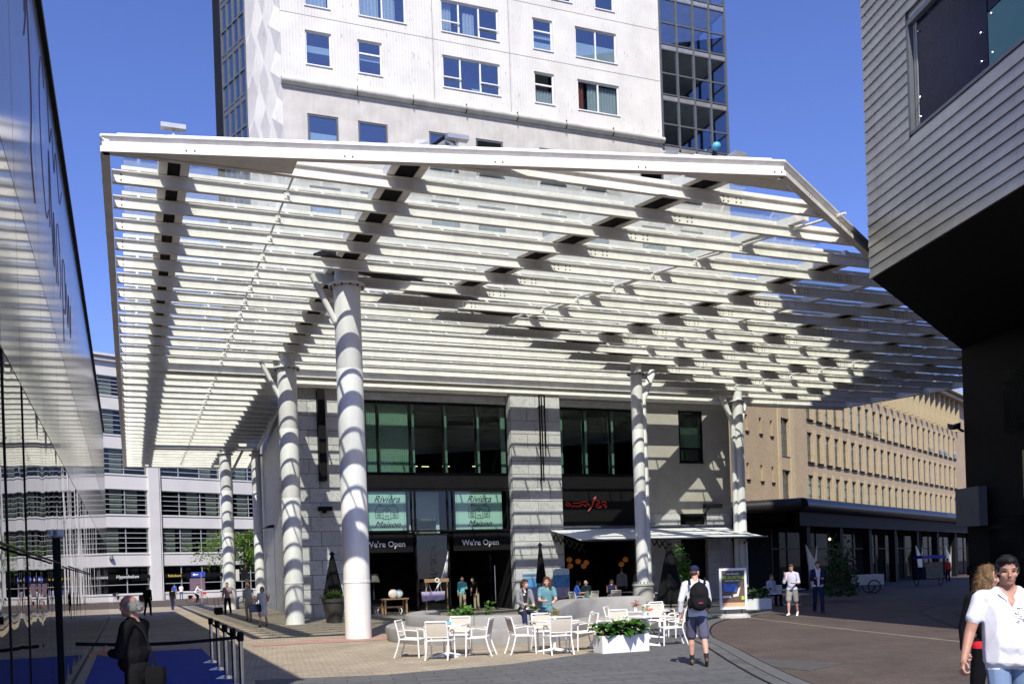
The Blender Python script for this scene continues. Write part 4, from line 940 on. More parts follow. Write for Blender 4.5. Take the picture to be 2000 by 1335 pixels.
# ------------------------------------------------------------------ terrace: bench, awning, furniture
bp = smooth_pts([(7.9,28.2),(6.95,26.6),(6.45,25.0),(6.45,23.9),(6.8,22.5),(7.6,21.7),(8.6,21.2),(9.4,21.1),(10.2,21.45),(11.2,22.5),(12.0,23.5),(12.9,24.0),(13.7,23.7)], 6)
BN = thing('concrete_bench', 'long curving two-step grey concrete bench around a planted bed', 'bench')
def bench_part(i0, i1, name):
    mb = MB(); n = len(bp); rows = []
    for i in range(i0, i1+1):
        d = (bp[min(i+1,n-1)]-bp[max(i-1,0)]).normalized(); nn = Vector((-d.y,d.x)); t = i/(n-1)
        if nn.dot(Vector((9.5,25.5))-bp[i]) < 0: nn = nn
        zb = .68+.24*max(0,min(1,(t-.62)/.2)); g = .008 if i in (i0,i1) else 0
        pr = [(0,0),(-.05,.30),(-.03,.365),(.03,.385),(.50,.40),(.50,zb-.06),(.53,zb-.01),(.60,zb),(1.0,zb),(1.05,zb-.05),(1.05,0)]
        p = bp[i]+d*(g if i == i0 else -g); s_ = 1
        rows.append([(p.x-(-nn.x)*q[0]*-1 if False else p.x+nn.x*q[0]*s_, p.y+nn.y*q[0]*s_, q[1]) for q in pr])
    k = len(rows[0])
    mb.add([v for r in rows for v in r], [(r*k+j, r*k+j+1, (r+1)*k+j+1, (r+1)*k+j) for r in range(len(rows)-1) for j in range(k-1)]+[tuple(range(k)), tuple(range((len(rows)-1)*k, len(rows)*k))[::-1]])
    return mb.build(name, 'concrete', BN, True)
nb_ = len(bp)-1; cuts = [0,10,20,30,40,50,60,nb_]
for a,b in zip(cuts[:-1],cuts[1:]): bench_part(a, b, 'bench_segment')
rnd = random.Random(11)
def bush(name, label, cx, cy, rx, ry, z0, z1, n, size, m='leaf_mid', seed=1):
    rnd = random.Random(seed); o = thing(name, label, 'plant', (cx,cy,z0)); sp = []
    while len(sp) < n:
        x,y,z = rnd.uniform(-1,1),rnd.uniform(-1,1),rnd.uniform(0,1)
        if x*x+y*y+(z*.9)**2 < 1 and (x*x+y*y+z*z > .25): sp.append((x*rx,y*ry,z*(z1-z0)*(.75+.25*math.sin(7*x+3*y))))
    leaves('foliage', m, o, sp, size, seed, .2)
    mb = MB()
    for k in range(9): a = k*.7; mb.tube([(0,0,0),(math.cos(a)*rx*.5,math.sin(a)*ry*.5,(z1-z0)*.7)], .012, 4)
    mb.build('stems', 'bark', o); return o
bush('shrub', 'bright green shrub growing behind the low left end of the concrete bench', 8.1,23.6,.55,.45,.3,.98,420,.13,'leaf_mid',1)
bush('shrub', 'small green shrub behind the seated woman in the teal shirt', 9.75,22.9,.3,.25,.4,1.05,160,.12,'leaf_mid',2)
bush('shrub', 'thin green plant in the bench bed in front of the shop doorway', 8.95,23.9,.2,.2,.3,1.05,90,.12,'leaf_mid',3)
mb = MB(); mb.prism([(7.6,27),(7.5,24.5),(7.9,22.9),(8.7,22.3),(9.4,22.2),(10,22.5),(10.9,23.6),(11.6,24.5),(10.5,26.5)], 0, .42); struct(mb.build('planting_bed', 'soil'))

AW = thing('awning', 'white retractable awning over the restaurant terrace', 'awning')
mb = MB(); mb.add([(18.95,42.15,3.78),(29.0,42.15,3.78),(29.0,38.4,3.06),(18.95,38.4,3.06),(18.95,42.15,3.77),(29.0,42.15,3.77),(29.0,38.4,3.05),(18.95,38.4,3.05)], [(0,1,2,3)[::-1],(4,5,6,7),(0,1,5,4),(3,2,6,7)[::-1]]); mb.build('fabric', 'fabric_white', AW)
mb = MB(); mb.box(18.9,29.05,42.0,42.22,3.72,3.9); mb.tube([(18.92,38.38,3.06),(29.03,38.38,3.06)], .045, 8); mb.build('cassette', 'dark_frame', AW)
for x in (19.1,23.6,28.8):
    mb = MB()
    for k in range(7):
        ya = 42.0-.5*k; za = 3.60-.096*k
        mb.bar((x,ya,za-.42),(x,ya-.5,za-.10),.03,.05); mb.bar((x+.035,ya,za-.04),(x+.035,ya-.5,za-.5),.03,.05)
    mb.build('scissor_arm', 'black', AW)
mb = MB(); mb.box(18.88,18.96,38.5,42.0,.05,.1); mb.bar((18.92,41.9,0),(18.92,41.9,3.7),.08,.08); mb.build('side_post', 'black', AW)

def chair_proto():
    t = thing('terrace_chair', 'x', 'chair')
    for sx in (-1,1):
        m = MB(); m.tube([(sx*.27,.26,0),(sx*.265,.25,.30),(sx*.262,.24,.63)], .018, 8); m.build('leg', 'white_paint', t, True)
        m = MB(); m.tube([(sx*.25,-.33,0),(sx*.245,-.25,.22),(sx*.24,-.20,.43),(sx*.24,-.24,.66),(sx*.235,-.29,.87)], .018, 8); m.build('leg', 'white_paint', t, True)
        m = MB(); m.tube([(sx*.25,-.235,.62),(sx*.27,.0,.655),(sx*.265,.24,.63)], .016, 8); a = m.build('armrest', 'white_paint', t, True)
        m = MB(); m.box(sx*.268-.024,sx*.268+.024,-.17,.2,.672,.684); m.build('arm_pad', 'armrest', a)
    m = MB(); m.tube([(-.235,-.29,.87),(.235,-.29,.87)], .020, 8); m.build('top_rail', 'white_paint', t, True); m = MB(); m.tube([(-.24,-.215,.52),(.24,-.215,.52)], .014, 8); m.build('back_rail', 'white_paint', t, True)
    m = MB(); m.tube([(-.24,-.20,.44),(.24,-.20,.44)], .016, 8); m.tube([(-.262,.24,.42),(.262,.24,.42)], .016, 8)
    for sx in (-1,1): m.tube([(sx*.24,-.20,.44),(sx*.262,.24,.42)], .016, 8)
    m.build('seat_frame', 'white_paint', t, True)
    def sling(p0, p1, sag, nm):
        m = MB(); vs = []; n = 8
        for i in range(n+1):
            u = i/n
            for j in range(7):
                v = j/6; x = (-.235+.47*v); q = Vector(p0).lerp(Vector(p1), u); sg = sag*math.sin(math.pi*u)*.6+sag*math.sin(math.pi*v)*.4
                vs.append((x, q.y+(sg if nm == 'backrest' else 0)*-1, q.z-(sg if nm == 'seat' else 0)))
        m.add(vs, [(i*7+j,i*7+j+1,(i+1)*7+j+1,(i+1)*7+j) for i in range(n) for j in range(6)]); m.build(nm, 'sling' , t, True)
    sling((0,.23,.425),(0,-.19,.44), .02, 'seat'); sling((0,-.215,.50),(0,-.275,.83), .012, 'backrest')
    return t
CP = chair_proto(); first = [True]
def chair(x, y, dx, dy, label, group='white terrace chairs'):
    o = CP if first[0] else copy_tree(CP); first[0] = False
    o.scale = (.93,.93,.89); o.location = (x,y,.008); o.rotation_euler = (0,0,face_to(dx,dy)); o['label'] = label; o['group'] = group; return o
def table_proto():
    t = thing('terrace_table', 'x', 'table')
    m = MB(); m.box(-.41,.41,-.41,.41,.715,.74); m.build('table_top', 'white_paint', t)
    m = MB(); m.tube([(0,0,.05),(0,0,.715)], .035, 10); m.box(-.2,.2,-.2,.2,.70,.715); m.build('stem', 'white_paint', t)
    for k in range(4):
        a = math.pi/2*k+math.pi/4; c,s = math.cos(a),math.sin(a); m = MB()
        m.add([(c*.03-s*.03,s*.03+c*.03,.03),(c*.03+s*.03,s*.03-c*.03,.03),(c*.38+s*.03,s*.38-c*.03,0),(c*.38-s*.03,s*.38+c*.03,0),(c*.03-s*.03,s*.03+c*.03,.10),(c*.03+s*.03,s*.03-c*.03,.10),(c*.38+s*.025,s*.38-c*.025,.03),(c*.38-s*.025,s*.38+c*.025,.03)], [(3,2,1,0),(4,5,6,7),(0,1,5,4),(1,2,6,5),(2,3,7,6),(3,0,4,7)]); m.build('foot', 'white_paint', t)
    return t
TP = table_proto(); ft = [True]
def table(x, y, rz, label):
    o = TP if ft[0] else copy_tree(TP); ft[0] = False
    o.scale = (.97,.97,.9); o.location = (x,y,.009); o.rotation_euler = (0,0,rz); o['label'] = label; o['group'] = 'white terrace tables'; return o
f1 = Vector((.545,.839)); g1 = Vector((.839,-.545)); t1 = Vector((6.18,19.0))
table(t1.x,t1.y,math.atan2(f1.y,f1.x),'white square table with a blue ashtray, leftmost of the terrace')
p = t1-f1*.62; chair(p.x,p.y,*f1,'white chair with its back to us at the leftmost table')
p = t1-g1*.72; chair(p.x-.05,p.y+.1,*g1,'white chair at the far left of the leftmost table')
p = t1+g1*.66+f1*.1; chair(p.x,p.y,*(-g1),'white chair facing left at the right side of the leftmost table')
p = t1+f1*.85; chair(p.x,p.y,*(-f1),'white chair facing us behind the leftmost table')
t2 = Vector((8.38,18.45)); table(t2.x,t2.y,.1,'white table with small dried flowers in front of the seated women')
chair(8.17,17.80,.13,.99,'white chair with its back to us in front of the seated women')
chair(7.66,18.55,1,-.1,'white chair facing right at the left side of the flower table')
chair(9.06,18.42,-1,.08,'white chair facing left between the flower table and the white planter')
chair(8.5,19.2,-.1,-1,'white chair facing us behind the flower table')
t3 = Vector((10.45,18.30)); table(t3.x,t3.y,.25,'white table right behind the white planter box')
chair(11.12,18.2,-.9,.3,'white chair beside the left hand of the man with the black backpack')
chair(9.85,18.95,.85,-.5,'white chair standing side-on behind the leaves of the white planter')
chair(10.35,19.05,-.15,-1,'white chair facing us just behind the planter table')
t4 = Vector((11.75,20.35)); table(t4.x,t4.y,.35,'white table with a red ashtray near the foot of the slim column')
chair(11.2,20.9,.7,-.6,'white chair at the back left of the table with the red ashtray')
chair(12.3,20.95,-.4,-.9,'white chair at the back right of the table with the red ashtray')
chair(12.55,20.1,-1,.2,'white chair at the right side of the table with the red ashtray')
chair(13.4,22.4,.1,-1,'white chair standing alone in front of the slim column base')
def ashtray(x, y, m, label):
    mb = MB(); mb.lathe([(.05,0),(.075,.02),(.07,.055),(.06,.055),(.055,.02)], 16); o = mb.build('ashtray', m, None, True, (x,y,.677)); tag(o, label, 'ashtray')
ashtray(6.2,19.02,'blue_plastic','turquoise ashtray on the leftmost white table'); ashtray(11.8,20.3,'red_plastic','round red ashtray on the white table by the slim column')
def posy(x, y, z, label, m, n=60):
    o = thing('flower_pot', label, 'flower pot', (x,y,z)); mb = MB(); mb.lathe([(.04,0),(.055,.1),(.05,.1)], 12); mb.build('pot', 'white_paint', o, True)
    r = random.Random(n); leaves('flowers', m, o, [(r.gauss(0,.05),r.gauss(0,.05),.1+abs(r.gauss(.05,.05))) for _ in range(n)], .05, n)
    leaves('foliage', 'leaf_dry', o, [(r.gauss(0,.05),r.gauss(0,.05),.1+abs(r.gauss(.04,.04))) for _ in range(50)], .05, n+1)
posy(8.42,18.5,.677,'small pot of dried flowers on the table before the seated women','leaf_dry'); posy(11.55,20.55,.677,'little pot with pink flowers beside the red ashtray','petal_pink',40); posy(10.55,18.35,.677,'pale dried posy on the table behind the planter','petal_white',30)
# white planter box with big leaves
PL = thing('planter_box', 'long white planter box overflowing with dark green leaves', 'planter', (9.44,17.45,.009), -.04)
mb = MB()
for a in [(-.53,.53,-.22,-.20),(-.53,.53,.20,.22),(-.53,-.51,-.20,.20),(.51,.53,-.20,.20)]: mb.box(*a, 0, .36)
mb.box(-.51,.51,-.2,.2,.02,.05); mb.build('box', 'white_paint', PL)
mb = MB(); mb.box(-.508,.508,-.198,.198,.25,.30); mb.build('soil', 'soil', PL)
rnd = random.Random(21)
def bigleaf(c, a, t, L, W):
    d = Vector((math.cos(a),math.sin(a),0)); vs = []; fs = []; n = 5
    for i in range(n+1):
        u = i/n; p = Vector(c)+d*L*u+Vector((0,0,L*(math.sin(t)*u-.75*u*u))); s = Vector((-d.y,d.x,0))*W*math.sin(math.pi*min(1,u*.92+.08))**.8
        vs += [p-s+Vector((0,0,.02)), p, p+s+Vector((0,0,.02))]
    for i in range(n): fs += [(3*i,3*i+1,3*i+4,3*i+3),(3*i+1,3*i+2,3*i+5,3*i+4)]
    m = MB(); m.add(vs, fs); return m
for k in range(120):
    x = rnd.uniform(-.5,.5); y = rnd.uniform(-.2,.2); a = rnd.uniform(0,2*math.pi) if k % 3 else rnd.uniform(-2.6,-.6)
    m = bigleaf((x,y,.30+rnd.uniform(0,.26)), a, rnd.uniform(.3,1.3), rnd.uniform(.2,.36), rnd.uniform(.06,.105)); m.build('leaf', 'leaf_dark' if k % 4 else 'leaf_mid', PL, True)
sp_ = [(.08+rnd.gauss(0,.05),.0+rnd.gauss(0,.05),.66+rnd.gauss(0,.04)) for _ in range(30)]
leaves('blossom', 'petal_white', PL, sp_, .08, 4)
mb = MB()
for k in range(8): mb.tube([(.08,0,.3),(.08+.04*math.cos(k),.04*math.sin(k),.66)], .006, 4)
mb.build('blossom_stem', 'leaf_mid', PL)
# closed parasols
def parasol(x, y, h, r, label, z0=.9, base=True):
    o = thing('closed_parasol', label, 'parasol', (x,y,0)); mb = MB(); mb.tube([(0,0,0),(0,0,h+.08)], .028, 8); mb.build('pole', 'dark_steel', o)
    mb = MB(); n = 24; rows = 10; vs = []
    for i in range(rows+1):
        t = i/rows; z = h-(h-z0)*t; rr = (.04+(r-.04)*t**.8)*(1 if t < .9 else 1-.1*(t-.9)*10)
        for j in range(n): a = 2*math.pi*j/n; q = rr*(1+.22*math.cos(a*6+.8*t)*t); vs.append((q*math.cos(a),q*math.sin(a),z))
    mb.add(vs, [(i*n+j,(i+1)*n+j,(i+1)*n+(j+1)%n,i*n+(j+1)%n) for i in range(rows) for j in range(n)]); mb.build('canopy_cloth', 'fabric_black', o, True)
    mb = MB(); mb.lathe([(.10,h-.06),(.12,h-.02),(.02,h+.1)], 12); mb.build('cap', 'fabric_black', o, True)
    if base: mb = MB(); mb.lathe([(.32,0),(.32,.06),(.05,.12)], 20); mb.build('base', 'concrete', o, True)
parasol(7.75,38.6,2.75,.36,'closed black parasol behind the plant pot left of the big column', 1.0)
parasol(18.0,40.9,3.0,.24,'thin closed black parasol against the marble pier', 1.2)
parasol(19.0,31.1,2.65,.52,'large closed black parasol right of the slim column', .35)
PT = thing('plant_pot', 'big dark round pot with spiky grass plants beside the marble wall', 'plant pot', (7.5,37.3,0))
mb = MB(); mb.lathe([(.30,0),(.44,.82),(.48,.82),(.48,.95),(.42,.95),(.40,.85)], 28); mb.build('pot', 'terracotta_dark', PT, True)
r = random.Random(2); mb = MB()
for k in range(220):
    a = r.uniform(0,6.28); L = r.uniform(.3,.62); t = r.uniform(.45,1.45); d = Vector((math.cos(a)*math.cos(t),math.sin(a)*math.cos(t),math.sin(t))); c = Vector((r.gauss(0,.15),r.gauss(0,.15),.86)); s = d.cross(Vector((0,0,1))).normalized()*.012
    mb.add([c-s,c+s,c+d*L*.6+s*.8,c+d*L-Vector((0,0,.06)),c+d*L*.6-s*.8], [(0,1,2,3,4)])
mb.build('grass_blades', 'grass_leaf', PT)
# leafy tree tub behind the backpack man
bush('tub_shrub', 'round leafy green shrub in the shade behind the man with the backpack', 21.75,34.9,.62,.6,.9,2.75,700,.16,'leaf_mid',8)
bush('tub_shrub', 'tall dark shrub in the shade behind the man on the phone', 29.2,33.6,.8,.8,.2,2.9,700,.18,'leaf_dark',9)
# advertising stand
AD = thing('advertising_stand', 'poster stand with 50% offer and garden furniture picture in a silver frame', 'sign stand', (18.3,26.1,.009), face_to(.30,.95))
mb = MB()
for a in [(-.45,-.38,.28,1.62),(.38,.45,.28,1.62),(-.38,.38,.28,.36),(-.38,.38,1.54,1.62)]: mb.box(a[0],a[1],-.04,.04,a[2],a[3])
mb.build('frame', 'white_frame', AD)
mat('poster_dark', (.085,.075,.055), .4, var=.4, scale=9); mat('poster_blue', (.05,.16,.62), .4, var=.3, scale=8); mat('poster_tan', (.62,.36,.2), .4, var=.15, scale=6); mat('poster_green', (.42,.62,.05), .4); mat('poster_brown', (.14,.08,.06), .4); mat('poster_cream', (.72,.64,.58), .4)
mat('sea_blue', (.10,.30,.62), .4, var=.35, scale=5); mat('lilac', (.50,.42,.62), .4, var=.3, scale=7); mat('pale_sky', (.55,.72,.82), .4, var=.1)
def card(x0,x1,z0,z1,y,m,parent,name='print'):
    mb = MB(); mb.box(x0,x1,y-.002,y,z0,z1); return mb.build(name, m, parent)
b = card(-.38,.38,.36,1.54,-.005,'poster_dark',AD,'poster')
card(-.30,.12,.86,1.10,-.009,'poster_blue',b); card(-.38,.38,.36,.50,-.009,'poster_tan',b)
mb = MB(); mb.add([(-.36,-.012,.52),(-.06,-.012,.52),(-.06,-.012,.68),(-.36,-.012,.68)], [(0,1,2,3)]); mb.add([(.02,-.012,.52),(.36,-.012,.52),(.36,-.012,.98),(.24,-.012,.98),(.2,-.012,.72),(.02,-.012,.70)], [(0,1,2,3,4,5)]); mb.build('print', 'poster_brown', b)
mb = MB(); mb.add([(-.36,-.015,.66),(-.06,-.015,.66),(-.1,-.015,.73),(-.34,-.015,.73)], [(0,1,2,3)]); mb.add([(.0,-.015,.68),(.17,-.015,.70),(.25,-.015,1.0),(.18,-.015,.96),(.12,-.015,.78),(.0,-.015,.76)], [(0,1,2,3,4,5)]); mb.build('print', 'poster_cream', b)
card(.27,.37,.58,.70,-.016,'poster_green',b)
put_text('lettering', '50% KORTING', .135, 'poster_green', (0,-.012,1.27), b, depth=.002, bold=.004)
mb = MB()
for i,(a,c) in enumerate([(-.2,-.08),(-.06,.05),(.07,.2)]): mb.box(a,c,-.012,-.009,1.42,1.445)
for i,(a,c) in enumerate([(-.26,-.12),(-.10,.04),(.06,.24)]): mb.box(a,c,-.012,-.009,1.20,1.22)
mb.build('print', 'letter_white', b)
mb = MB(); mb.box(-.30,-.26,-.02,.02,.10,.28); mb.box(.26,.30,-.02,.02,.10,.28); mb.build('foot_bar', 'dark_steel', AD)
mb = MB(); mb.prism([(-.50,-.18),(-.36,-.30),(.36,-.30),(.50,-.18),(.50,.18),(.36,.30),(-.36,.30),(-.50,.18)], 0, .07); mb.prism([(-.44,-.15),(-.32,-.24),(.32,-.24),(.44,-.15),(.44,.15),(.32,.24),(-.32,.24),(-.44,.15)], .07, .13); mb.build('base', 'concrete_pale', AD)
# sea-picture banners leaning at the pier
for x, z0, z1, lab in ((17.36,.45,1.75,'blue sea picture banner at the foot of the pier behind the woman with dotted top'),(18.95,.45,1.85,'blue sea picture banner right of the thin closed parasol')):
    o = thing('banner_stand', lab, 'banner', (x,41.6,0)); mb = MB(); mb.box(0,.85,0,.02,z0,z1); q = mb.build('banner', 'lilac', o)
    card(.0,.85,z0+.5,z1-.3,-.002,'sea_blue',q); card(.0,.85,z1-.3,z1,-.002,'pale_sky',q)
    mb = MB(); mb.box(0,.85,-.1,.12,0,.06); mb.tube([(.42,.03,0),(.42,.03,z1)],.015,6); mb.build('stand', 'grey_steel', o)
# carpet and queue barrier
mb = MB(); mb.prism([(-.75,26.4),(1.75,26.2),(1.62,12.0),(-.75,12.0)], .004, .016); tag(mb.build('blue_carpet', 'carpet_blue'), 'bright blue entrance carpet beside the mirror wall', 'carpet')
SP = [(1.62,21.2),(1.6,19.35),(1.57,17.5),(1.55,15.9),(1.53,14.6)]
SLB = ['farthest of the five chrome queue posts','second farthest of the five chrome queue posts','middle one of the five chrome queue posts','second nearest of the five chrome queue posts','nearest of the five chrome queue posts']
base = None
for i,(x,y) in enumerate(SP):
    o = thing('queue_post', SLB[i], 'queue post', (x,y,.016), group='chrome queue posts'); mb = MB(); mb.tube([(0,0,.03),(0,0,.82)], .034, 14); mb.build('post', 'chrome', o, True)
    mb = MB(); mb.lathe([(.18,0),(.18,.015),(.06,.06),(.034,.07)], 24); mb.build('base', 'chrome', o, True)
    mb = MB(); mb.lathe([(.045,.82),(.05,.84),(.05,.94),(.03,.96)], 14); mb.build('head', 'black', o, True)
    if i < 4:
        dx, dy = SP[i+1][0]-x, SP[i+1][1]-y
    else: dx, dy = -2.25, .55
    mb = MB(); n = 10; vs = []
    for k in range(n+1):
        t = k/n; sg = -.05*math.sin(math.pi*t); vs += [(dx*t,dy*t,.855+sg),(dx*t,dy*t,.905+sg)]
    mb.add(vs, [(2*k,2*k+2,2*k+3,2*k+1) for k in range(n)]); mb.build('belt', 'black', o)

# ------------------------------------------------------------------ people
SK = {'skin_a': (.55,.31,.22), 'skin_b': (.42,.22,.15), 'skin_c': (.60,.36,.27)}
for k,c in SK.items():
    n_,l_,b_ = N(mat(k, c, .5, var=.13, scale=11, bump=.12, bscale=150, spec=.35)); b_.inputs['Subsurface Weight'].default_value = .12; b_.inputs['Subsurface Radius'].default_value = (.012,.005,.003)
for k,c in {'cloth_white':(.66,.66,.69),'cloth_black':(.007,.007,.008),'cloth_navy':(.018,.024,.06),'jeans_light':(.17,.24,.36),'jeans_dark':(.02,.028,.075),'cloth_teal':(.12,.26,.30),'cloth_turq':(.16,.50,.55),'cloth_grey':(.20,.20,.22),'shorts_grey':(.27,.26,.25),'shorts_blue':(.10,.10,.15),'cloth_pink':(.34,.24,.27),'cloth_check':(.42,.42,.42),'cloth_beige':(.36,.31,.22),'cloth_blue':(.03,.10,.45),'cloth_red':(.55,.02,.03),'cloth_green':(.10,.16,.13),'cloth_lilac':(.50,.50,.62),'jeans_mid':(.09,.15,.30)}.items(): mat(k, c, .9, var=.08, scale=9, bump=.12, bscale=70, spec=.12)
for k,c in {'hair_black':(.012,.010,.009),'hair_brown':(.07,.035,.018),'hair_blond':(.17,.095,.035),'hair_white':(.30,.295,.29),'hair_red':(.12,.05,.025)}.items(): mat(k, c, .55, var=.35, scale=25, bump=.6, bscale=90)
mat('eye_dark', (.02,.015,.012), .3); mat('lip', (.38,.13,.11), .45); mat('shoe_white', (.75,.75,.75), .5); mat('shoe_brown', (.09,.055,.035), .6); mat('shoe_black', (.015,.015,.015), .45); mat('sock_black', (.012,.012,.012), .9)
def dotted():
    m = mat('cloth_dots', (.02,.02,.02), .85); n,l,b = N(m); tc = n.new('ShaderNodeTexCoord'); v = n.new('ShaderNodeTexVoronoi'); v.inputs['Scale'].default_value = 14; l.new(tc.outputs['Object'], v.inputs['Vector'])
    r = n.new('ShaderNodeMapRange'); r.inputs[1].default_value = .30; r.inputs[2].default_value = .34; r.inputs[3].default_value = 1; r.inputs[4].default_value = 0; l.new(v.outputs[0], r.inputs[0])
    mx = n.new('ShaderNodeMix'); mx.data_type = 'RGBA'; mx.inputs[6].default_value = (.015,.015,.015,1); mx.inputs[7].default_value = (.75,.75,.72,1); l.new(r.outputs[0], mx.inputs[0]); l.new(mx.outputs[2], b.inputs['Base Color'])
dotted()
ICO = None
def ico_pts():
    global ICO
    if ICO is None:
        bm = bmesh.new(); bmesh.ops.create_icosphere(bm, subdivisions=2, radius=1); ICO = np.array([v.co[:] for v in bm.verts]); bm.free()
    return ICO
def hull_into(bm, pts):
    vs = [bm.verts.new(p) for p in pts]; bmesh.ops.convex_hull(bm, input=vs, use_existing_faces=False)
def remeshed(shapes, voxel, smooth, name):
    """union of rounded solids as one continuous skin"""
    bm = bmesh.new(); I = ico_pts()
    for s in shapes:
        if s[0] == 'cap':
            _, lab, p0, r0, p1, r1 = s; b2 = bmesh.new(); pts = np.vstack([I*r0+np.array(p0), I*r1+np.array(p1)])
        elif s[0] == 'hull': pts = np.vstack([(I*np.array(r_))@np.array(q_.to_3x3()).T+np.array(c_) for c_, r_, q_ in s[2]])
        else:
            _, lab, c, rad, rot = s; pts = (I*np.array(rad))@np.array(rot.to_3x3()).T+np.array(c)
        vs = [bm.verts.new(p) for p in pts]; g = bmesh.ops.convex_hull(bm, input=vs)
        bmesh.ops.delete(bm, geom=[v for v in g['geom_interior'] if isinstance(v, bmesh.types.BMVert)], context='VERTS')
    me = bpy.data.meshes.new(name); bm.to_mesh(me); bm.free()
    o = bpy.data.objects.new('tmp', me); C.objects.link(o)
    rm = o.modifiers.new('r', 'REMESH'); rm.mode = 'VOXEL'; rm.voxel_size = voxel
    sm = o.modifiers.new('s', 'SMOOTH'); sm.factor = .5; sm.iterations = smooth
    dg = bpy.context.evaluated_depsgraph_get(); out = bpy.data.meshes.new_from_object(o.evaluated_get(dg)); bpy.data.objects.remove(o); bpy.data.meshes.remove(me)
    out.name = name; return out
def nrm(v): v = Vector(v); return v.normalized()
def person(label, loc, heading, H, colors, arms=None, legs=None, lean=0., look=(0,0), hair='short', hairc='hair_brown', skin='skin_a', sleeve=2., leg_len=2., hip=None, fat=0., dress=0, voxel=.011, z=0., fist=(1,1), shoes='shoe_black', sock=None, brim=None, broad=1., jacket=None, group=None, vneck=.06, untuck=False):
    k = H/1.75; hz = (hip if hip is not None else .93*k)
    A = arms or [((.10,.02,-1),(.05,.15,-1)),((-.10,.02,-1),(-.05,.15,-1))]
    Lg = legs or [((.05,.05,-1),(.02,-.05,-1)),((-.05,-.02,-1),(-.02,-.1,-1))]
    sh = []; RX = Matrix.Rotation(-lean, 4, 'X')
    base = Vector((0,0,hz))
    def tp(x,y,zz): return base+RX@(Vector((x,y,zz-.93))*k)         # torso point given for a 1.75 m body
    E = lambda lab, c, r, rot=None: sh.append(('ell', lab, tuple(c), tuple(x*k for x in r), rot or RX))
    Cp = lambda lab, a, ra, b_, rb: sh.append(('cap', lab, tuple(a), ra*k, tuple(b_), rb*k))
    sw = .175*broad
    E('torso', tp(0,.0,1.30), (.165*broad+fat*.3,.112+fat*.25,.19)); E('torso', tp(0,.01,1.12), (.145*broad+fat*.5,.105+fat*.7,.17)); E('torso', tp(0,.03+fat*.4,1.04), (.14+fat*.5,.10+fat*.7,.13))
    Cp('torso', tp(-sw+.02,-.01,1.425), .068, tp(sw-.02,-.01,1.425), .068); Cp('torso', tp(-.07,0,1.46), .06, tp(.07,0,1.46), .06)
    E('pelvis', tp(0,-.01,.95), (.158+fat*.3,.118+fat*.3,.12)); E('pelvis', tp(0,-.05,.90), (.13,.10,.10))
    hl0 = [(tp(0,.0,1.33), (.16*broad+fat*.3,.108+fat*.25,.13)), (tp(0,.015+fat*.35,1.08), (.142*broad+fat*.5,.105+fat*.65,.13))]
    if untuck: hl0.append((tp(0,.01+fat*.25,.915), (.162*broad+fat*.35,.122+fat*.5,.06)))
    sh.append(('hull','torso',[(tuple(c), tuple(x*k for x in r), RX) for c, r in hl0]))
    Cp('neck', tp(0,-.01,1.44), .062, tp(0,.015,1.57), .055)
    # head
    hc = tp(0,.03,1.635); RH = RX@Matrix.Rotation(lean*.6,4,'X')@Matrix.Rotation(look[0],4,'Z')@Matrix.Rotation(look[1],4,'X')
    hp_ = lambda x,y,zz: hc+RH@(Vector((x,y,zz))*k)
    hs = [((0,0,.025),(.074,.093,.092)),((0,.025,-.045),(.058,.07,.075)),((0,.06,-.085),(.030,.030,.026)),((0,.094,-.012),(.011,.016,.024)),((0,.103,-.027),(.016,.014,.011)),((-.032,.082,.024),(.024,.012,.010)),((.032,.082,.024),(.024,.012,.010)),((-.04,.065,-.025),(.024,.022,.022)),((.04,.065,-.025),(.024,.022,.022)),((0,.088,-.057),(.022,.012,.010)),((-.076,-.008,-.008),(.010,.020,.030)),((.076,-.008,-.008),(.010,.020,.030)),((0,.0,-.075),(.045,.06,.045))]
    for c, r in hs: E('head', hp_(*c), r, RH)
    # arms, hands
    for s_, (u, f) in zip((1,-1), A):
        S0 = tp(s_*sw,-.01,1.415); u = nrm(u); f = nrm(f); el = S0+u*.285*k; wr = el+f*.25*k
        bulk = .012 if sleeve > .2 else 0
        if sleeve >= .95: Cp('uarm', S0, .058+bulk, el, .047+bulk)
        else:
            Cp('uarm', S0, .056, el, .042)
            if sleeve > .2: Cp('sleeve', S0, .066, S0+(el-S0)*sleeve, .064)
        if sleeve >= 1.9: Cp('farm', el, .046+bulk, wr-f*.02*k, .036+bulk)
        else: Cp('farm', el, .043, wr, .027)
        if .95 < sleeve < 1.9: Cp('sleeve', el, .055, el+(wr-el)*(sleeve-1), .048)
        Cp('hand', wr-f*.03*k, .024, wr+f*.02*k, .026)
        side = f.cross(Vector((0,0,1)) if abs(f.z) < .9 else Vector((0,1,0))).normalized(); up = side.cross(f).normalized()
        pl = wr+f*.05*k
        wdir = up if abs(f.z) < .9 else side
        wdir = (Vector((0,1,0))-f*f.y).normalized() if abs(f.y) < .9 else Vector((1,0,0))
        pn_ = f.cross(wdir).normalized()*s_*-1            # palm normal, towards the body
        for q in (-1,0,1): Cp('hand', wr+f*.02*k+wdir*q*.018*k, .016, wr+f*.085*k+wdir*q*.026*k, .014)
        curl = fist[0 if s_ > 0 else 1]
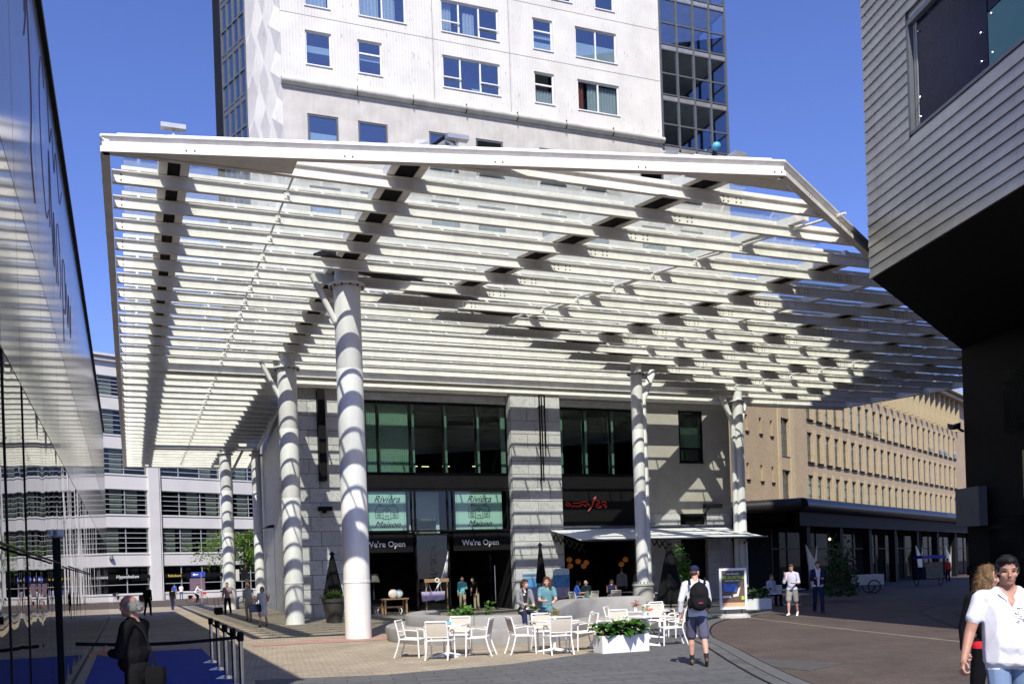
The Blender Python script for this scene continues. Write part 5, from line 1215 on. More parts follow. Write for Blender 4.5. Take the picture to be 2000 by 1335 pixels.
        for q, ln in zip((-1.5,-.5,.5,1.5), (.062,.074,.078,.070)):
            b0 = wr+f*.088*k+wdir*q*.019*k; t1 = .35+1.0*(curl-.6 if curl > .6 else 0); d1 = (f*math.cos(t1)+pn_*math.sin(t1)); t2 = t1+.5+.7*curl; d2 = (f*math.cos(t2)+pn_*math.sin(t2)); t3 = t2+.3+.5*curl; d3 = f*math.cos(t3)+pn_*math.sin(t3)
            b1 = b0+d1*ln*.5*k; b2 = b1+d2*ln*.32*k; b3 = b2+d3*ln*.28*k
            Cp('hand', b0, .0095, b1, .009); Cp('hand', b1, .009, b2, .0085); Cp('hand', b2, .0085, b3, .0075)
        tb = wr+f*.03*k+wdir*.03*k; tm = tb+(f*.6+wdir*.7+pn_*.4).normalized()*.04*k; te = tm+(f*.9+pn_*.5).normalized()*.032*k
        Cp('hand', tb, .014, tm, .011); Cp('hand', tm, .011, te, .009)
    # legs, feet
    for s_, (u, f) in zip((1,-1), Lg):
        h0 = base+RX@(Vector((s_*.085,0,-.02))*k) if hip is None else base+Vector((s_*.09*k,0,-.02*k)); u = nrm(u); f = nrm(f); kn = h0+u*.42*k; an = kn+f*.41*k
        cl = .012
        if leg_len >= 1.9: Cp('thigh', h0, .085+cl, kn, .058+cl); Cp('shin', kn, .058+cl, an+f*.02*k, .048+cl)
        else:
            Cp('thigh', h0, .080, kn, .052); Cp('shin', kn, .052, kn+f*.13*k-nrm((0,1,0))*.012*k, .056); Cp('shin', kn+f*.13*k-nrm((0,1,0))*.012*k, .056, an, .034)
            if 0 < leg_len < 1: Cp('shorts', h0, .108, h0+(kn-h0)*leg_len, .096)
            elif leg_len >= 1: Cp('shorts', h0, .105, kn, .08); Cp('shorts', kn, .08, kn+(an-kn)*(leg_len-1), .072)
        fd = Vector((s_*.18,1,0)).normalized()
        if f.y > .5: fd = Vector((s_*.1,.8,.6)).normalized() if an.z > .5 else fd
        if f.y < -.45: fd = (Vector((0,.75,-.62))).normalized()
        hl = an+Vector((0,0,-.045*k))-fd*.035*k; toe = an+fd*.165*k+Vector((0,0,-.055*k))
        if sock: Cp('sock', an-f*.10*k, .045, an, .042)
        Cp('foot', hl, .036, an+fd*.09*k+Vector((0,0,-.045*k)), .038); Cp('foot', an+fd*.08*k+Vector((0,0,-.05*k)), .040, toe, .026); Cp('foot', an, .042, hl, .034)
    if dress:
        zt = .98; zb = dress
        for q in range(6):
            a = q/6*math.pi; 
        Cp('dress', tp(-.06,0,.98), .12, base+Vector((-.09*k,.02*k,(zb-.93)*k)), .12); Cp('dress', tp(.06,0,.98), .12, base+Vector((.09*k,.02*k,(zb-.93)*k)), .12)
    me = remeshed(sh, voxel, 5, 'person')
    # paint regions by the nearest solid
    n = len(me.polygons); cen = np.empty(n*3); me.polygons.foreach_get('center', cen); cen = cen.reshape(-1,3)
    D = np.full((len(sh), n), 9.)
    for i, s in enumerate(sh):
        if s[0] == 'cap':
            a = np.array(s[2]); b_ = np.array(s[4]); ab = b_-a; t = np.clip(((cen-a)@ab)/max(ab@ab,1e-9),0,1); D[i] = np.linalg.norm(cen-a-t[:,None]*ab,axis=1)-(s[3]+(s[5]-s[3])*t)
        elif s[0] == 'hull':
            for c_, r_, q_ in s[2]:
                q = (cen-np.array(c_))@np.array(q_.to_3x3())/np.array(r_); D[i] = np.minimum(D[i], (np.linalg.norm(q,axis=1)-1)*min(r_)*.5)
        else:
            q = (cen-np.array(s[2]))@np.array(s[4].to_3x3())/np.array(s[3]); D[i] = (np.linalg.norm(q,axis=1)-1)*min(s[3])
    near = D.argmin(0); labs = [s[1] for s in sh]
    mats = []; 
    def slot(m):
        if m not in mats: mats.append(m)
        return mats.index(m)
    top, bot = colors; lm = {}
    for lab in set(labs):
        if lab in ('head','neck','hand'): lm[lab] = skin
        elif lab == 'torso': lm[lab] = top
        elif lab == 'pelvis': lm[lab] = bot if not dress else top
        elif lab == 'dress': lm[lab] = top
        elif lab == 'sleeve': lm[lab] = jacket or top
        elif lab == 'uarm': lm[lab] = (jacket or top) if sleeve >= .95 else skin
        elif lab == 'farm': lm[lab] = (jacket or top) if sleeve >= 1.9 else skin
        elif lab in ('thigh','shin'): lm[lab] = bot if leg_len >= 1.9 else skin
        elif lab == 'shorts': lm[lab] = bot
        elif lab == 'foot': lm[lab] = shoes
        elif lab == 'sock': lm[lab] = sock
    idx = np.array([slot(lm[labs[i]]) for i in near])
    isk = np.array([lm[labs[i]] == skin for i in near])
    hl_ = (cen-np.array(hc))@np.array(RH.to_3x3())/k
    hd = np.array([labs[i] == 'head' for i in near])
    def paint(c, r, m):
        q = np.linalg.norm((hl_-np.array(c))/np.array(r),axis=1) < 1; idx[q & hd] = slot(m)
    for sx in (-1,1):
        paint((sx*.033,.09,.006),(.015,.03,.0065),'eye_dark'); paint((sx*.035,.095,.029),(.021,.03,.0055),hairc if hair != 'bald' else 'hair_white')
    paint((0,.10,-.056),(.024,.03,.0075),'lip')
    # clothing hem just below the waist belongs to the shirt
    wl_ = (cen-np.array(base))@np.array(RX.to_3x3())/k
    if not dress:
        pv = np.array([labs[i] in ('pelvis','torso','thigh','shorts') for i in near])
        rag = .012*np.sin(wl_[:,0]*22)
        idx[pv & (wl_[:,2] > (-.07 if untuck else -.02)+rag*.5)] = slot(top)
        if jacket:
            pj = np.array([labs[i] in ('torso','pelvis') for i in near]); open_ = (wl_[:,1] > .02) & (np.abs(wl_[:,0]) < .035+.12*np.clip(wl_[:,2]-.12,0,1))
            idx[pj & (wl_[:,2] > -.06) & ~open_] = slot(jacket)
    nk = np.array([labs[i] in ('torso','neck') for i in near])       # open neckline
    if vneck: idx[nk & (wl_[:,1] > -.005) & (wl_[:,2] > .56-vneck) & (np.abs(wl_[:,0]) < (wl_[:,2]-(.56-vneck))*.42)] = slot(skin)
    # folds in the cloth
    nv = len(me.vertices); co = np.empty(nv*3); me.vertices.foreach_get('co', co); co = co.reshape(-1,3); no = np.empty(nv*3); me.vertices.foreach_get('normal', no); no = no.reshape(-1,3)
    vf = np.zeros(nv); cnt = np.zeros(nv); lv = np.empty(n, dtype=int); me.polygons.foreach_get('loop_total', lv); lp = np.empty(len(me.loops), dtype=int); me.loops.foreach_get('vertex_index', lp)
    cl_ = (~isk).astype(float); np.add.at(vf, lp, np.repeat(cl_, lv)); np.add.at(cnt, lp, 1); vf /= np.maximum(cnt,1)
    sd = random.random()*10
    w1 = 1-2*np.abs(np.sin(co[:,2]*5+co[:,0]*30+co[:,1]*9+sd+1.6*np.sin(co[:,2]*8+co[:,0]*7+sd)))**.7; w1 *= np.sin(co[:,2]*7+sd*3+co[:,1]*5)*.5+.5; w2 = np.sin(co[:,2]*41+co[:,0]*33+3*np.sin(co[:,0]*12+sd))
    co += no*((w1*.0034+w2*.0007)*vf*k)[:,None]; me.vertices.foreach_set('co', co.ravel())
    for m in mats: me.materials.append(M[m])
    me.polygons.foreach_set('material_index', idx.astype(np.int32)); me.polygons.foreach_set('use_smooth', [True]*n); me.update()
    P = thing('person', label, 'person', (loc[0],loc[1],z), heading, group); bd = link('body', me, P)
    # hair
    if hair:
        hh = []; EH = lambda c, r: hh.append(('ell','h',tuple(hp_(*c)),tuple(x*k for x in r),RH))
        if hair in ('short','long','tail','bob'):
            EH((0,-.012,.045),(.081,.094,.086)); EH((0,-.045,.0),(.076,.062,.085)); EH((0,.035,.088),(.062,.06,.034))
            for sx in (-1,1): EH((sx*.066,-.02,.02),(.018,.045,.05))
        if hair == 'bald':
            EH((0,-.07,-.01),(.074,.042,.055)); 
            for sx in (-1,1): EH((sx*.07,-.03,.0),(.020,.05,.042)); EH((sx*.06,-.075,-.03),(.03,.035,.04))
            EH((0,-.10,-.02),(.06,.03,.05))
        if hair == 'long':
            EH((0,-.06,-.07),(.085,.055,.11)); EH((0,-.065,-.16),(.08,.045,.10))
            for sx in (-1,1): EH((sx*.075,-.0,-.06),(.026,.05,.11)); EH((sx*.08,-.01,-.15),(.03,.04,.09))
        if hair == 'bob':
            for sx in (-1,1): EH((sx*.075,-.01,-.03),(.024,.055,.085))
            EH((0,-.06,-.05),(.08,.05,.08))
        if hair == 'tail': EH((0,-.11,.01),(.03,.04,.03)); EH((0,-.125,-.06),(.022,.025,.08))
        if hair != 'cap':
            hm = remeshed(hh, max(voxel*.8,.006), 2, 'hair'); hm.materials.append(M[hairc])
            nv = len(hm.vertices); co = np.empty(nv*3); hm.vertices.foreach_get('co', co); co = co.reshape(-1,3); no = np.empty(nv*3); hm.vertices.foreach_get('normal', no); no = no.reshape(-1,3)
            co += no*(np.sin(co[:,0]*170+3*np.sin(co[:,2]*40))*.003+np.sin(co[:,1]*120+co[:,2]*60)*.003)[:,None]; hm.vertices.foreach_set('co', co.ravel())
            hm.polygons.foreach_set('use_smooth', [True]*len(hm.polygons))
            if voxel <= .0095:                               # loose strands over the hair
                rr = random.Random(6); st_ = MB(); me2 = hm; off = hm.vertices
                V_ = [Vector(v.co) for v in hm.vertices]; Nn = [Vector(v.normal) for v in hm.vertices]
                for q in range(2600):
                    i_ = rr.randrange(len(V_)); nn = Nn[i_]; dn = (Vector((0,-.35,-1)) if hair != 'short' else Vector((rr.uniform(-.5,.5),rr.uniform(-.2,1),.3)))+Vector((rr.gauss(0,.25),rr.gauss(0,.25),rr.gauss(0,.25)))
                    if hair == 'bald': dn = Vector((rr.gauss(0,.6),rr.gauss(-.8,.6),rr.gauss(-.2,.6)))
                    t_ = (dn-nn*dn.dot(nn)); 
                    if t_.length < .1: continue
                    t_.normalize(); L_ = (.05 if hair in ('long','bob','tail') else .022 if hair == 'short' else .035)*rr.uniform(.5,1.3); s_ = t_.cross(nn).normalized()*.0016; c_ = V_[i_]+nn*.001
                    st_.add([c_-s_, c_+s_, c_+t_*L_+nn*L_*rr.uniform(.05,.35)], [(0,1,2)])
                link('hair_strands', st_.mesh('hair_strands', hairc), P)
            link('hair', hm, P)
    if hair == 'cap' or brim:
        hh = [('ell','h',tuple(hp_(0,-.005,.045)),tuple(x*k for x in (.083,.10,.085)),RH),('ell','h',tuple(hp_(0,.10,.035)),tuple(x*k for x in (.062,.075,.012)),RH@Matrix.Rotation(-.15,4,'X'))]
        cm_ = remeshed(hh, .006, 2, 'cap'); cm_.materials.append(M[brim or 'cloth_navy']); cm_.polygons.foreach_set('use_smooth', [True]*len(cm_.polygons)); link('cap', cm_, P)
        h2 = [('ell','h',tuple(hp_(0,-.05,-.02)),tuple(x*k for x in (.076,.055,.05)),RH)]
        hm = remeshed(h2, .007, 2, 'hair'); hm.materials.append(M[hairc]); hm.polygons.foreach_set('use_smooth', [True]*len(hm.polygons)); link('hair', hm, P)
    return P, tp, hp_
RV = Vector((math.cos(TH),-math.sin(TH))); FV = Vector((math.sin(TH),math.cos(TH)))     # camera right and forward, on the ground
def facing(r, f): d = RV*r+FV*f; return face_to(d.x, d.y)
WALK = [((.04,.30,-1),(.0,.05,-1)),((-.04,-.18,-1),(0,-.55,-1))]
WALK2 = [((.04,-.15,-1),(.0,-.45,-1)),((-.04,.28,-1),(0,.05,-1))]
SWING = [((.16,-.25,-1),(.1,.1,-1)),((-.16,.25,-1),(-.1,.5,-1))]
# old man in the left foreground, reading something in his hands, seen from the side
OM, tp, hp = person('bald old man with white side hair and black shirt in the shade by the carpet', (.07,10.05), facing(-1,.12), 1.62, ('cloth_black','cloth_black'), arms=[((.12,.25,-1),(-.22,1,.02)),((-.12,.25,-1),(.22,1,.06))], lean=.06, look=(0,-.08), hair='bald', hairc='hair_white', skin='skin_b', sleeve=1.35, fat=.055, voxel=.008, fist=(.9,.9))
def bag(label, o, offs, size, m, strap=None, name='handbag'):
    t = thing(name, label, 'bag', o.matrix_world@Vector((0,0,0)) if False else o.location, o.rotation_euler.z)
    mb = MB(); x,y,z = offs; a,b,c = size; n = 10
    prof = []
    mb.add([(x+a*sx*f1_,y+b*sy*f1_,z+c*zz) for zz,f1_ in ((-1,.85),(-.8,1),(.55,1),(1,.8)) for sx,sy in ((-1,-1),(1,-1),(1,1),(-1,1))], [(3,2,1,0),(12,13,14,15)]+[(i*4+j,i*4+(j+1)%4,(i+1)*4+(j+1)%4,(i+1)*4+j) for i in range(3) for j in range(4)]); q = mb.build('bag_body', m, t, True)
    if strap: mb = MB(); mb.tube(smooth_pts(strap,5), .010, 6); mb.build('strap', m, t)
    return t
bag('black shoulder bag hanging at the hip of the bald old man', OM, (-.16,-.27,.84), (.04,.09,.085), 'cloth_black', [(-.16,-.27,.92),(-.16,-.22,1.1),(-.13,-.13,1.28),(-.10,.0,1.36)], 'shoulder_bag')
# man in white polo at the right edge
RM, tp, hp = person('man in white polo shirt and light jeans walking towards us at the right edge', (6.33,5.42), facing(-.18,-1), 1.70, ('cloth_white','jeans_light'), arms=[((.34,.12,-1),(.30,.42,-.75)),((-.22,-.05,-1),(.10,.35,-1))], legs=WALK, look=(-.12,-.12), hair='short', hairc='hair_black', skin='skin_b', sleeve=.55, fat=.045, broad=1.16, voxel=.007, fist=(1.,.6), vneck=.15, untuck=True)
cl = MB(); k_ = 1.70/1.75
for sx in (-1,1):
    pts = [(0,-.078,1.535),(sx*.05,-.06,1.53),(sx*.078,0,1.515),(sx*.06,.055,1.485),(sx*.022,.085,1.43)]; P3 = [Vector(p)*k_ for p in pts]; vs = []
    for p in P3: vs += [p, p+Vector((p.x*.30,(p.y)*.30,-.035))]
    cl.add(vs, [(2*i,2*i+1,2*i+3,2*i+2) for i in range(4)])
cl.build('collar', 'cloth_white', RM, True)
mb = MB(); rr = random.Random(4)
for q in range(26): a_, b_ = rr.uniform(-.07,.07), rr.uniform(-.05,.05); mb.sphere((-.085+a_,.155,1.27+b_), (.007,.004,.004), 6, 4)
mb.build('chest_print', 'cloth_grey', RM)
person('woman with long blond hair and black jacket behind the man in the white polo', (7.58,6.72), facing(.3,-1), 1.62, ('cloth_red','cloth_black'), legs=WALK2, arms=SWING, look=(.9,-.2), hair='long', hairc='hair_blond', jacket='cloth_black', voxel=.009)
# man with backpack
BM, tp, hp = person('man in white shirt, shorts and cap walking away with a black backpack', (9.05,14.0), facing(.12,1), 1.72, ('cloth_white','shorts_blue'), arms=[((.18,.2,-1),(.02,.8,-.5)),((-.30,-.12,-1),(-.06,.22,-1))], legs=[((.08,-.18,-1),(.04,-.55,-1)),((-.02,.26,-1),(.0,.0,-1))], lean=.07, look=(-.5,-.2), hair='cap', brim='cloth_navy', hairc='hair_brown', sleeve=1.75, leg_len=.92, sock='sock_black', shoes='shoe_brown', voxel=.008, z=.008, untuck=True)
BP = thing('backpack', 'black school backpack on the back of the man in white shirt', 'backpack', BM.location, BM.rotation_euler.z)
hs = [('ell','b',(.04,-.24,1.22),(.17,.13,.23),Matrix()),('ell','b',(.04,-.24,1.12),(.18,.14,.17),Matrix()),('ell','b',(.04,-.33,1.06),(.13,.08,.11),Matrix()),('ell','b',(.2,-.22,1.08),(.04,.08,.1),Matrix()),('ell','b',(-.12,-.22,1.08),(.04,.08,.1),Matrix())]
bm_ = remeshed(hs, .010, 3, 'bag_body'); bm_.materials.append(M['fabric_black']); bm_.polygons.foreach_set('use_smooth', [True]*len(bm_.polygons)); q = link('bag_body', bm_, BP)
mb = MB()
for sx in (-.1,.15): mb.tube(smooth_pts([(sx,-.16,1.40),(sx*1.05,-.06,1.50),(sx*1.1,.09,1.40),(sx*1.2,.12,1.2),(sx*1.25,-.02,1.0)],4), .018, 6)
mb.tube([(.03,-.28,1.44),(.04,-.30,1.50),(.06,-.28,1.44)], .012, 6); mb.tube([(-.15,-.1,1.0),(-.17,-.1,.78)], .012, 6); mb.build('strap', 'fabric_black', BP)
mb = MB(); mb.box(.02,.09,-.412,-.402,1.08,1.10); mb.build('badge', 'petal_pink', BP)
# man on the phone, man in suit
person('man on the phone in light checked shirt and grey shorts', (20.1,25.4), facing(-.55,-1), 1.68, ('cloth_lilac','shorts_grey'), arms=[((.25,.30,-1),(-.25,.35,1)),((-.22,.1,-1),(.45,.9,-.1))], legs=WALK, look=(.2,-.3), sleeve=1.3, leg_len=.9, shoes='shoe_white', hairc='hair_brown', voxel=.010)
person('man in dark blue suit looking at his phone in the shade', (21.45,25.75), facing(-.15,-1), 1.76, ('cloth_white','cloth_navy'), arms=[((.1,.15,-1),(-.35,1,.2)),((-.1,.15,-1),(.35,1,.2))], legs=WALK2, look=(0,-.25), jacket='cloth_navy', hairc='hair_black', voxel=.010)
# women on the bench
SIT = [((.12,1,-.12),(.02,.25,-1)),((-.02,1,-.1),(.18,.35,-1))]
person('woman in black top with white dots sitting on the concrete bench', (9.13,21.88), facing(.35,-1), 1.62, ('cloth_dots','jeans_dark'), arms=[((.12,.35,-1),(-.30,1,-.25)),((-.12,.35,-1),(.30,1,-.25))], legs=SIT, lean=.16, look=(.55,0), hair='tail', hairc='hair_brown', skin='skin_c', sleeve=1.8, hip=.79, shoes='shoe_white', voxel=.009, jacket='cloth_grey')
person('woman in teal t-shirt with long hair sitting on the concrete bench', (9.73,21.80), facing(.10,-1), 1.70, ('cloth_teal','jeans_mid'), arms=[((.14,.35,-1),(-.40,1,-.1)),((-.14,.35,-1),(.35,1,-.1))], legs=[((-.25,1,-.05),(.0,.2,-1)),((.05,1,-.15),(0,.05,-1))], lean=.14, look=(-.45,-.1), hair='long', hairc='hair_red', skin='skin_c', sleeve=.6, hip=.80, shoes='shoe_white', voxel=.009)
# people in the passage
P7 = person('man in pink shirt pulling a black suitcase beneath the canopy', (5.0,53.5), facing(.1,-1), 1.74, ('cloth_pink','cloth_black'), arms=[((.2,-.1,-1),(.15,-.2,-1)),((-.15,.2,-1),(-.1,.4,-1))], legs=WALK, voxel=.014)[0]
sc = thing('suitcase', 'black wheeled suitcase beside the man in the pink shirt', 'suitcase', (4.55,53.9,0), facing(.1,-1))
mb = MB(); mb.box(-.18,.18,-.3,.3,.06,.40); mb.build('case', 'cloth_black', sc); mb = MB(); mb.tube([(-.1,.28,.4),(-.1,.6,.95),(.1,.6,.95),(.1,.28,.4)], .012, 6); mb.build('handle', 'dark_steel', sc); mb = MB(); mb.tube([(-.19,-.22,.05),(.19,-.22,.05)], .05, 10); mb.build('wheel', 'rubber', sc)
person('grey-haired man in checked shirt and beige trousers walking with the woman in white', (4.85,42.6), facing(.1,-1), 1.66, ('cloth_check','cloth_beige'), arms=SWING, legs=WALK2, sleeve=.6, hair='bald', hairc='hair_white', fat=.05, voxel=.013)
WD = person('woman in white dress carrying a big dark handbag under the canopy', (4.68,36.6), facing(.05,-1), 1.52, ('cloth_white','cloth_white'), arms=[((.2,.1,-1),(-.1,.9,.1)),((-.25,.1,-1),(-.3,.4,.8))], legs=WALK, sleeve=.1, leg_len=.2, dress=.58, hair='bob', hairc='hair_brown', skin='skin_a', voxel=.012)[0]
bag('big dark handbag held by the woman in the white dress', WD, (.22,.28,.74), (.22,.07,.15), 'cloth_navy', [(.12,.28,.86),(.16,.26,1.02),(.26,.28,.86)])
M2 = person('man in dark clothes seen from behind with a bag over his shoulder in the passage', (1.05,57.8), facing(0,1), 1.76, ('cloth_black','cloth_black'), arms=SWING, legs=WALK, voxel=.015)[0]
bag('brown shoulder bag of the dark dressed man in the passage', M2, (-.32,-.05,.98), (.08,.2,.22), 'shoe_brown', [(-.3,-.05,1.15),(-.12,0,1.5),(.1,.02,1.4)], 'shoulder_bag')
person('person in dark jacket and jeans walking away near the road', (2.8,68.0), facing(0,1), 1.50, ('cloth_black','jeans_dark'), legs=WALK2, arms=SWING, voxel=.016)
person('person in blue shirt at the bank entrance across the road', (5.0,115.3), facing(0,1), 1.8, ('cloth_blue','cloth_beige'), sleeve=.6, voxel=.018)
person('person in pale shirt and jeans at the bank entrance across the road', (5.7,115.0), facing(0,1), 1.75, ('cloth_white','jeans_mid'), sleeve=.6, voxel=.018)
# cyclist and bicycle
def bicycle(label, x, y, hd, mcol='red_plastic'):
    o = thing('bicycle', label, 'bicycle', (x,y,0), hd)          # rides along local +Y
    for yy in (-.55,.55):
        wh = MB(); wh.tube([(0,yy+.34*math.cos(a),.36+.34*math.sin(a)) for a in np.linspace(0,2*math.pi,28,endpoint=False)], .018, 6, closed=True); w_ = wh.build('wheel', 'rubber', o)
        wh = MB()
        for k in range(14): a = k*2*math.pi/14; wh.tube([(0,yy,.36),(0,yy+.33*math.cos(a),.36+.33*math.sin(a))], .002, 3)
        wh.build('spokes', 'chrome', w_)
    m = MB(); A_ = lambda *p: m.tube(p, .016, 6)
    A_((0,-.55,.36),(0,-.08,.33)); A_((0,-.55,.36),(0,-.2,.85)); A_((0,-.08,.33),(0,-.2,.92)); A_((0,-.08,.33),(0,.405,.85)); A_((0,-.135,.6),(0,.405,.85)); A_((0,.55,.36),(0,.36,1.0)); m.build('frame', mcol, o)
    m = MB(); m.tube([(-.27,.12,1.05),(-.2,.3,1.08),(0,.36,1.04),(.2,.3,1.08),(.27,.12,1.05)], .013, 6); m.build('handlebar', 'chrome', o)
    m = MB(); m.sphere((0,-.22,.95), (.09,.14,.045), 10, 6); m.build('saddle', 'rubber', o, True)
    m = MB(); m.box(-.07,.07,-.85,-.3,.74,.76); m.box(-.17,-.07,-.75,-.4,.42,.74); m.build('carrier', 'black', o)
    m = MB(); m.box(-.15,.15,.5,.75,.78,1.0); m.build('basket', mcol, o)
    return o
bicycle('bicycle with dark panniers ridden along the road by the person in white', 5.6,87.0, facing(1,.15))
person('cyclist in white shirt riding along the road before the bank', (5.45,86.9), facing(1,.15), 1.72, ('cloth_white','cloth_black'), arms=[((.1,.6,-.8),(0,1,-.15)),((-.1,.6,-.8),(0,1,-.15))], legs=[((.05,.7,-.7),(0,-.15,-1)),((-.05,.35,-.95),(0,-.3,-1))], lean=.45, hip=.98, hair='short', voxel=.016)
for i,(x,y,hd) in enumerate([(-1.0,106,.4),(9.3,101,.5)]): bicycle('bicycle parked at the foot of the white office '+('left of its drainpipe' if i == 0 else 'behind the far column'), x, y, hd, 'dark_steel')
# shop doorway
person('woman in turquoise top stepping out of the shop doorway', (14.7,42.7), facing(.1,-1), 1.62, ('cloth_turq','cloth_beige'), arms=[((.15,.1,-1),(.05,.15,-1)),((-.15,.2,-1),(.4,.9,.1))], legs=WALK2, sleeve=1.6, hair='bob', hairc='hair_brown', voxel=.012)
person('person in black top bending over just inside the shop doorway', (15.5,43.0), facing(-.4,-.4), 1.6, ('cloth_black','cloth_beige'), lean=.3, sleeve=.6, hair='bob', hairc='hair_black', voxel=.013)
# diners under the awning
for x,y,hd,col,lab,hr in [(18.5,38.4,(1,.2),'cloth_blue','diner in dark blue top at the left end of the restaurant terrace','hair_black'),(19.25,38.6,(-.3,1),'cloth_green','bald diner in grey green shirt leaning on a terrace table','hair_white'),(20.2,38.1,(.2,1),'jeans_dark','diner in dark blue vest with bare arms seated under the awning','hair_red')]:
    person(lab, (x,y), facing(*hd), 1.72, (col,'cloth_black'), arms=[((.15,.45,-1),(-.2,1,.1)),((-.15,.45,-1),(.2,1,.1))], legs=[((.1,1,-.05),(0,0,-1)),((-.1,1,-.05),(0,0,-1))], lean=.25, hip=.50, hair='bald' if hr == 'hair_white' else 'bob', hairc=hr, sleeve=.6 if col != 'jeans_dark' else .0, voxel=.013)
person('waiter in dark grey shirt standing behind the terrace tables', (21.9,40.2), facing(0,1), 1.78, ('cloth_grey','cloth_black'), voxel=.014)
person('waiter in green apron bending over a table beside the slim column', (22.3,39.0), facing(-.4,1), 1.8, ('cloth_white','cloth_green'), jacket='cloth_green', lean=.7, arms=[((.1,.3,-1),(0,.4,-1)),((-.1,.3,-1),(0,.4,-1))], voxel=.013)
person('seated person in pale top in the shade behind the poster stand', (24.6,32.4), facing(.5,-1), 1.7, ('cloth_lilac','cloth_black'), legs=[((.1,1,-.05),(0,0,-1)),((-.1,1,-.05),(0,0,-1))], hip=.5, voxel=.014)
person('person in red walking in the shade before the pavilion', (55.5,52.5), facing(0,-1), 1.7, ('cloth_red','cloth_black'), voxel=.016)
chair(25.6,33.0,-.7,.4,'white chair in the shade beside the man on the phone'); chair(24.7,32.45,.5,-.9,'white chair in the shade under the seated person behind the poster stand'); chair(26.1,34.2,-.8,-.3,'white chair farthest back in the shade right of the awning')
chair(19.25,38.25,-.3,1,'pale chair of the bald diner under the awning'); chair(20.2,37.8,.2,1,'pale chair of the diner in the dark blue vest'); chair(22.2,37.6,-.5,.8,'pale chair beside the waiter in the green apron'); chair(18.5,38.2,1,.2,'pale chair of the diner in dark blue')
table(19.2,39.4,0,'table in front of the bald diner under the awning'); table(21.6,38.6,.2,'table below the bending waiter under the awning'); table(25.2,31.9,.2,'table in the shade behind the poster stand')
pb_ = thing('planter_box', 'small white planter box in the shade right of the poster stand', 'planter', (22.4,30.4,0), -.3); mb = MB(); mb.box(-.5,.5,-.2,.2,0,.42); mb.build('box', 'white_paint', pb_); leaves('foliage', 'leaf_dark', pb_, [(rnd.uniform(-.45,.45),rnd.uniform(-.2,.2),.4+rnd.uniform(0,.35)) for _ in range(160)], .16, 6)
# lanterns in the restaurant
LN = ['upper left of the left cluster of orange lanterns','lower left of the left cluster of orange lanterns','middle lantern of the left orange cluster','right upper lantern of the left orange cluster','right lower lantern of the left orange cluster','left lantern of the orange pair near the slim column','right lantern of the orange pair near the slim column']
for (x,z),lab in zip([(20.78,2.30),(20.82,1.98),(21.27,2.20),(21.73,2.12),(21.58,1.95),(24.0,2.22),(23.75,1.98)], LN):
    o = thing('paper_lantern', lab, 'lantern', (x,43.6,z), group='orange lanterns in the restaurant'); mb = MB(); mb.sphere((0,0,0),(.15,.15,.14),14,9); mb.build('shade', 'orange_paper', o, True); mb = MB(); mb.tube([(0,0,.14),(0,0,3.54-z)],.006,4); mb.build('cord', 'black', o)
# shop goods
o = thing('display_bench', 'low white bench with display goods in front of the shop', 'bench', (10.7,41.2,0)); mb = MB(); mb.box(-.6,.6,-.25,.25,.36,.42); mb.build('seat', 'shoe_brown', o)
for sx in (-1,1):
    for sy in (-1,1): mb = MB(); mb.tube(smooth_pts([(sx*.5,sy*.2,.36),(sx*.56,sy*.22,.2),(sx*.5,sy*.2,.08),(sx*.58,sy*.22,0)],3), .03, 7); mb.build('leg', 'white_paint', o, True)
for i,(x,y,s,m,lab) in enumerate([(11.3,42.6,.22,'poster_cream','cream cushion on the display table inside the shop'),(11.6,42.7,.2,'pale_sky','pale blue cushion on the display table inside the shop')]):
    mb = MB(); mb.sphere((0,0,.95),(s,.1,s),12,8); tag(mb.build('cushion', m, None, True, (x,y,0)), lab, 'cushion')
o = thing('display_table', 'dark display table with cushions just inside the shop', 'table', (11.4,42.8,0)); mb = MB(); mb.box(-.6,.6,-.35,.35,.68,.74); mb.build('table_top', 'wood', o)
for sx in (-.5,.5):
    for sy in (-.28,.28): mb = MB(); mb.box(sx-.04,sx+.04,sy-.04,sy+.04,0,.68); mb.build('leg', 'wood', o)
o = thing('floor_lamp', 'dark table lamp with a pale shade inside the left shop window', 'lamp', (10.6,43.4,0)); mb = MB(); mb.tube([(0,0,.7),(0,0,1.5)],.05,8); mb.build('stem', 'dark_steel', o); mb = MB(); mb.lathe([(.3,1.5),(.22,1.9)],16); mb.build('lamp_shade', 'room_mid', o); mb = MB(); mb.box(-.4,.4,-.25,.25,0,.7); mb.build('base', 'room_dark', o)
RK = thing('wall_rack', 'wooden hook board with a white ring beside the shop entrance', 'rack', (13.15,41.9,0)); mb = MB(); mb.box(-.55,.62,-.03,.02,1.42,1.58); mb.box(-.5,-.46,-.02,.02,0,1.45); mb.box(.52,.56,-.02,.02,0,1.45); mb.build('board', 'wood', RK)
mb = MB(); mb.tube([(.05+.09*math.cos(a),-.06,1.5+.09*math.sin(a)) for a in np.linspace(0,2*math.pi,16,endpoint=False)], .03, 6, closed=True); mb.build('ring', 'letter_white', RK)
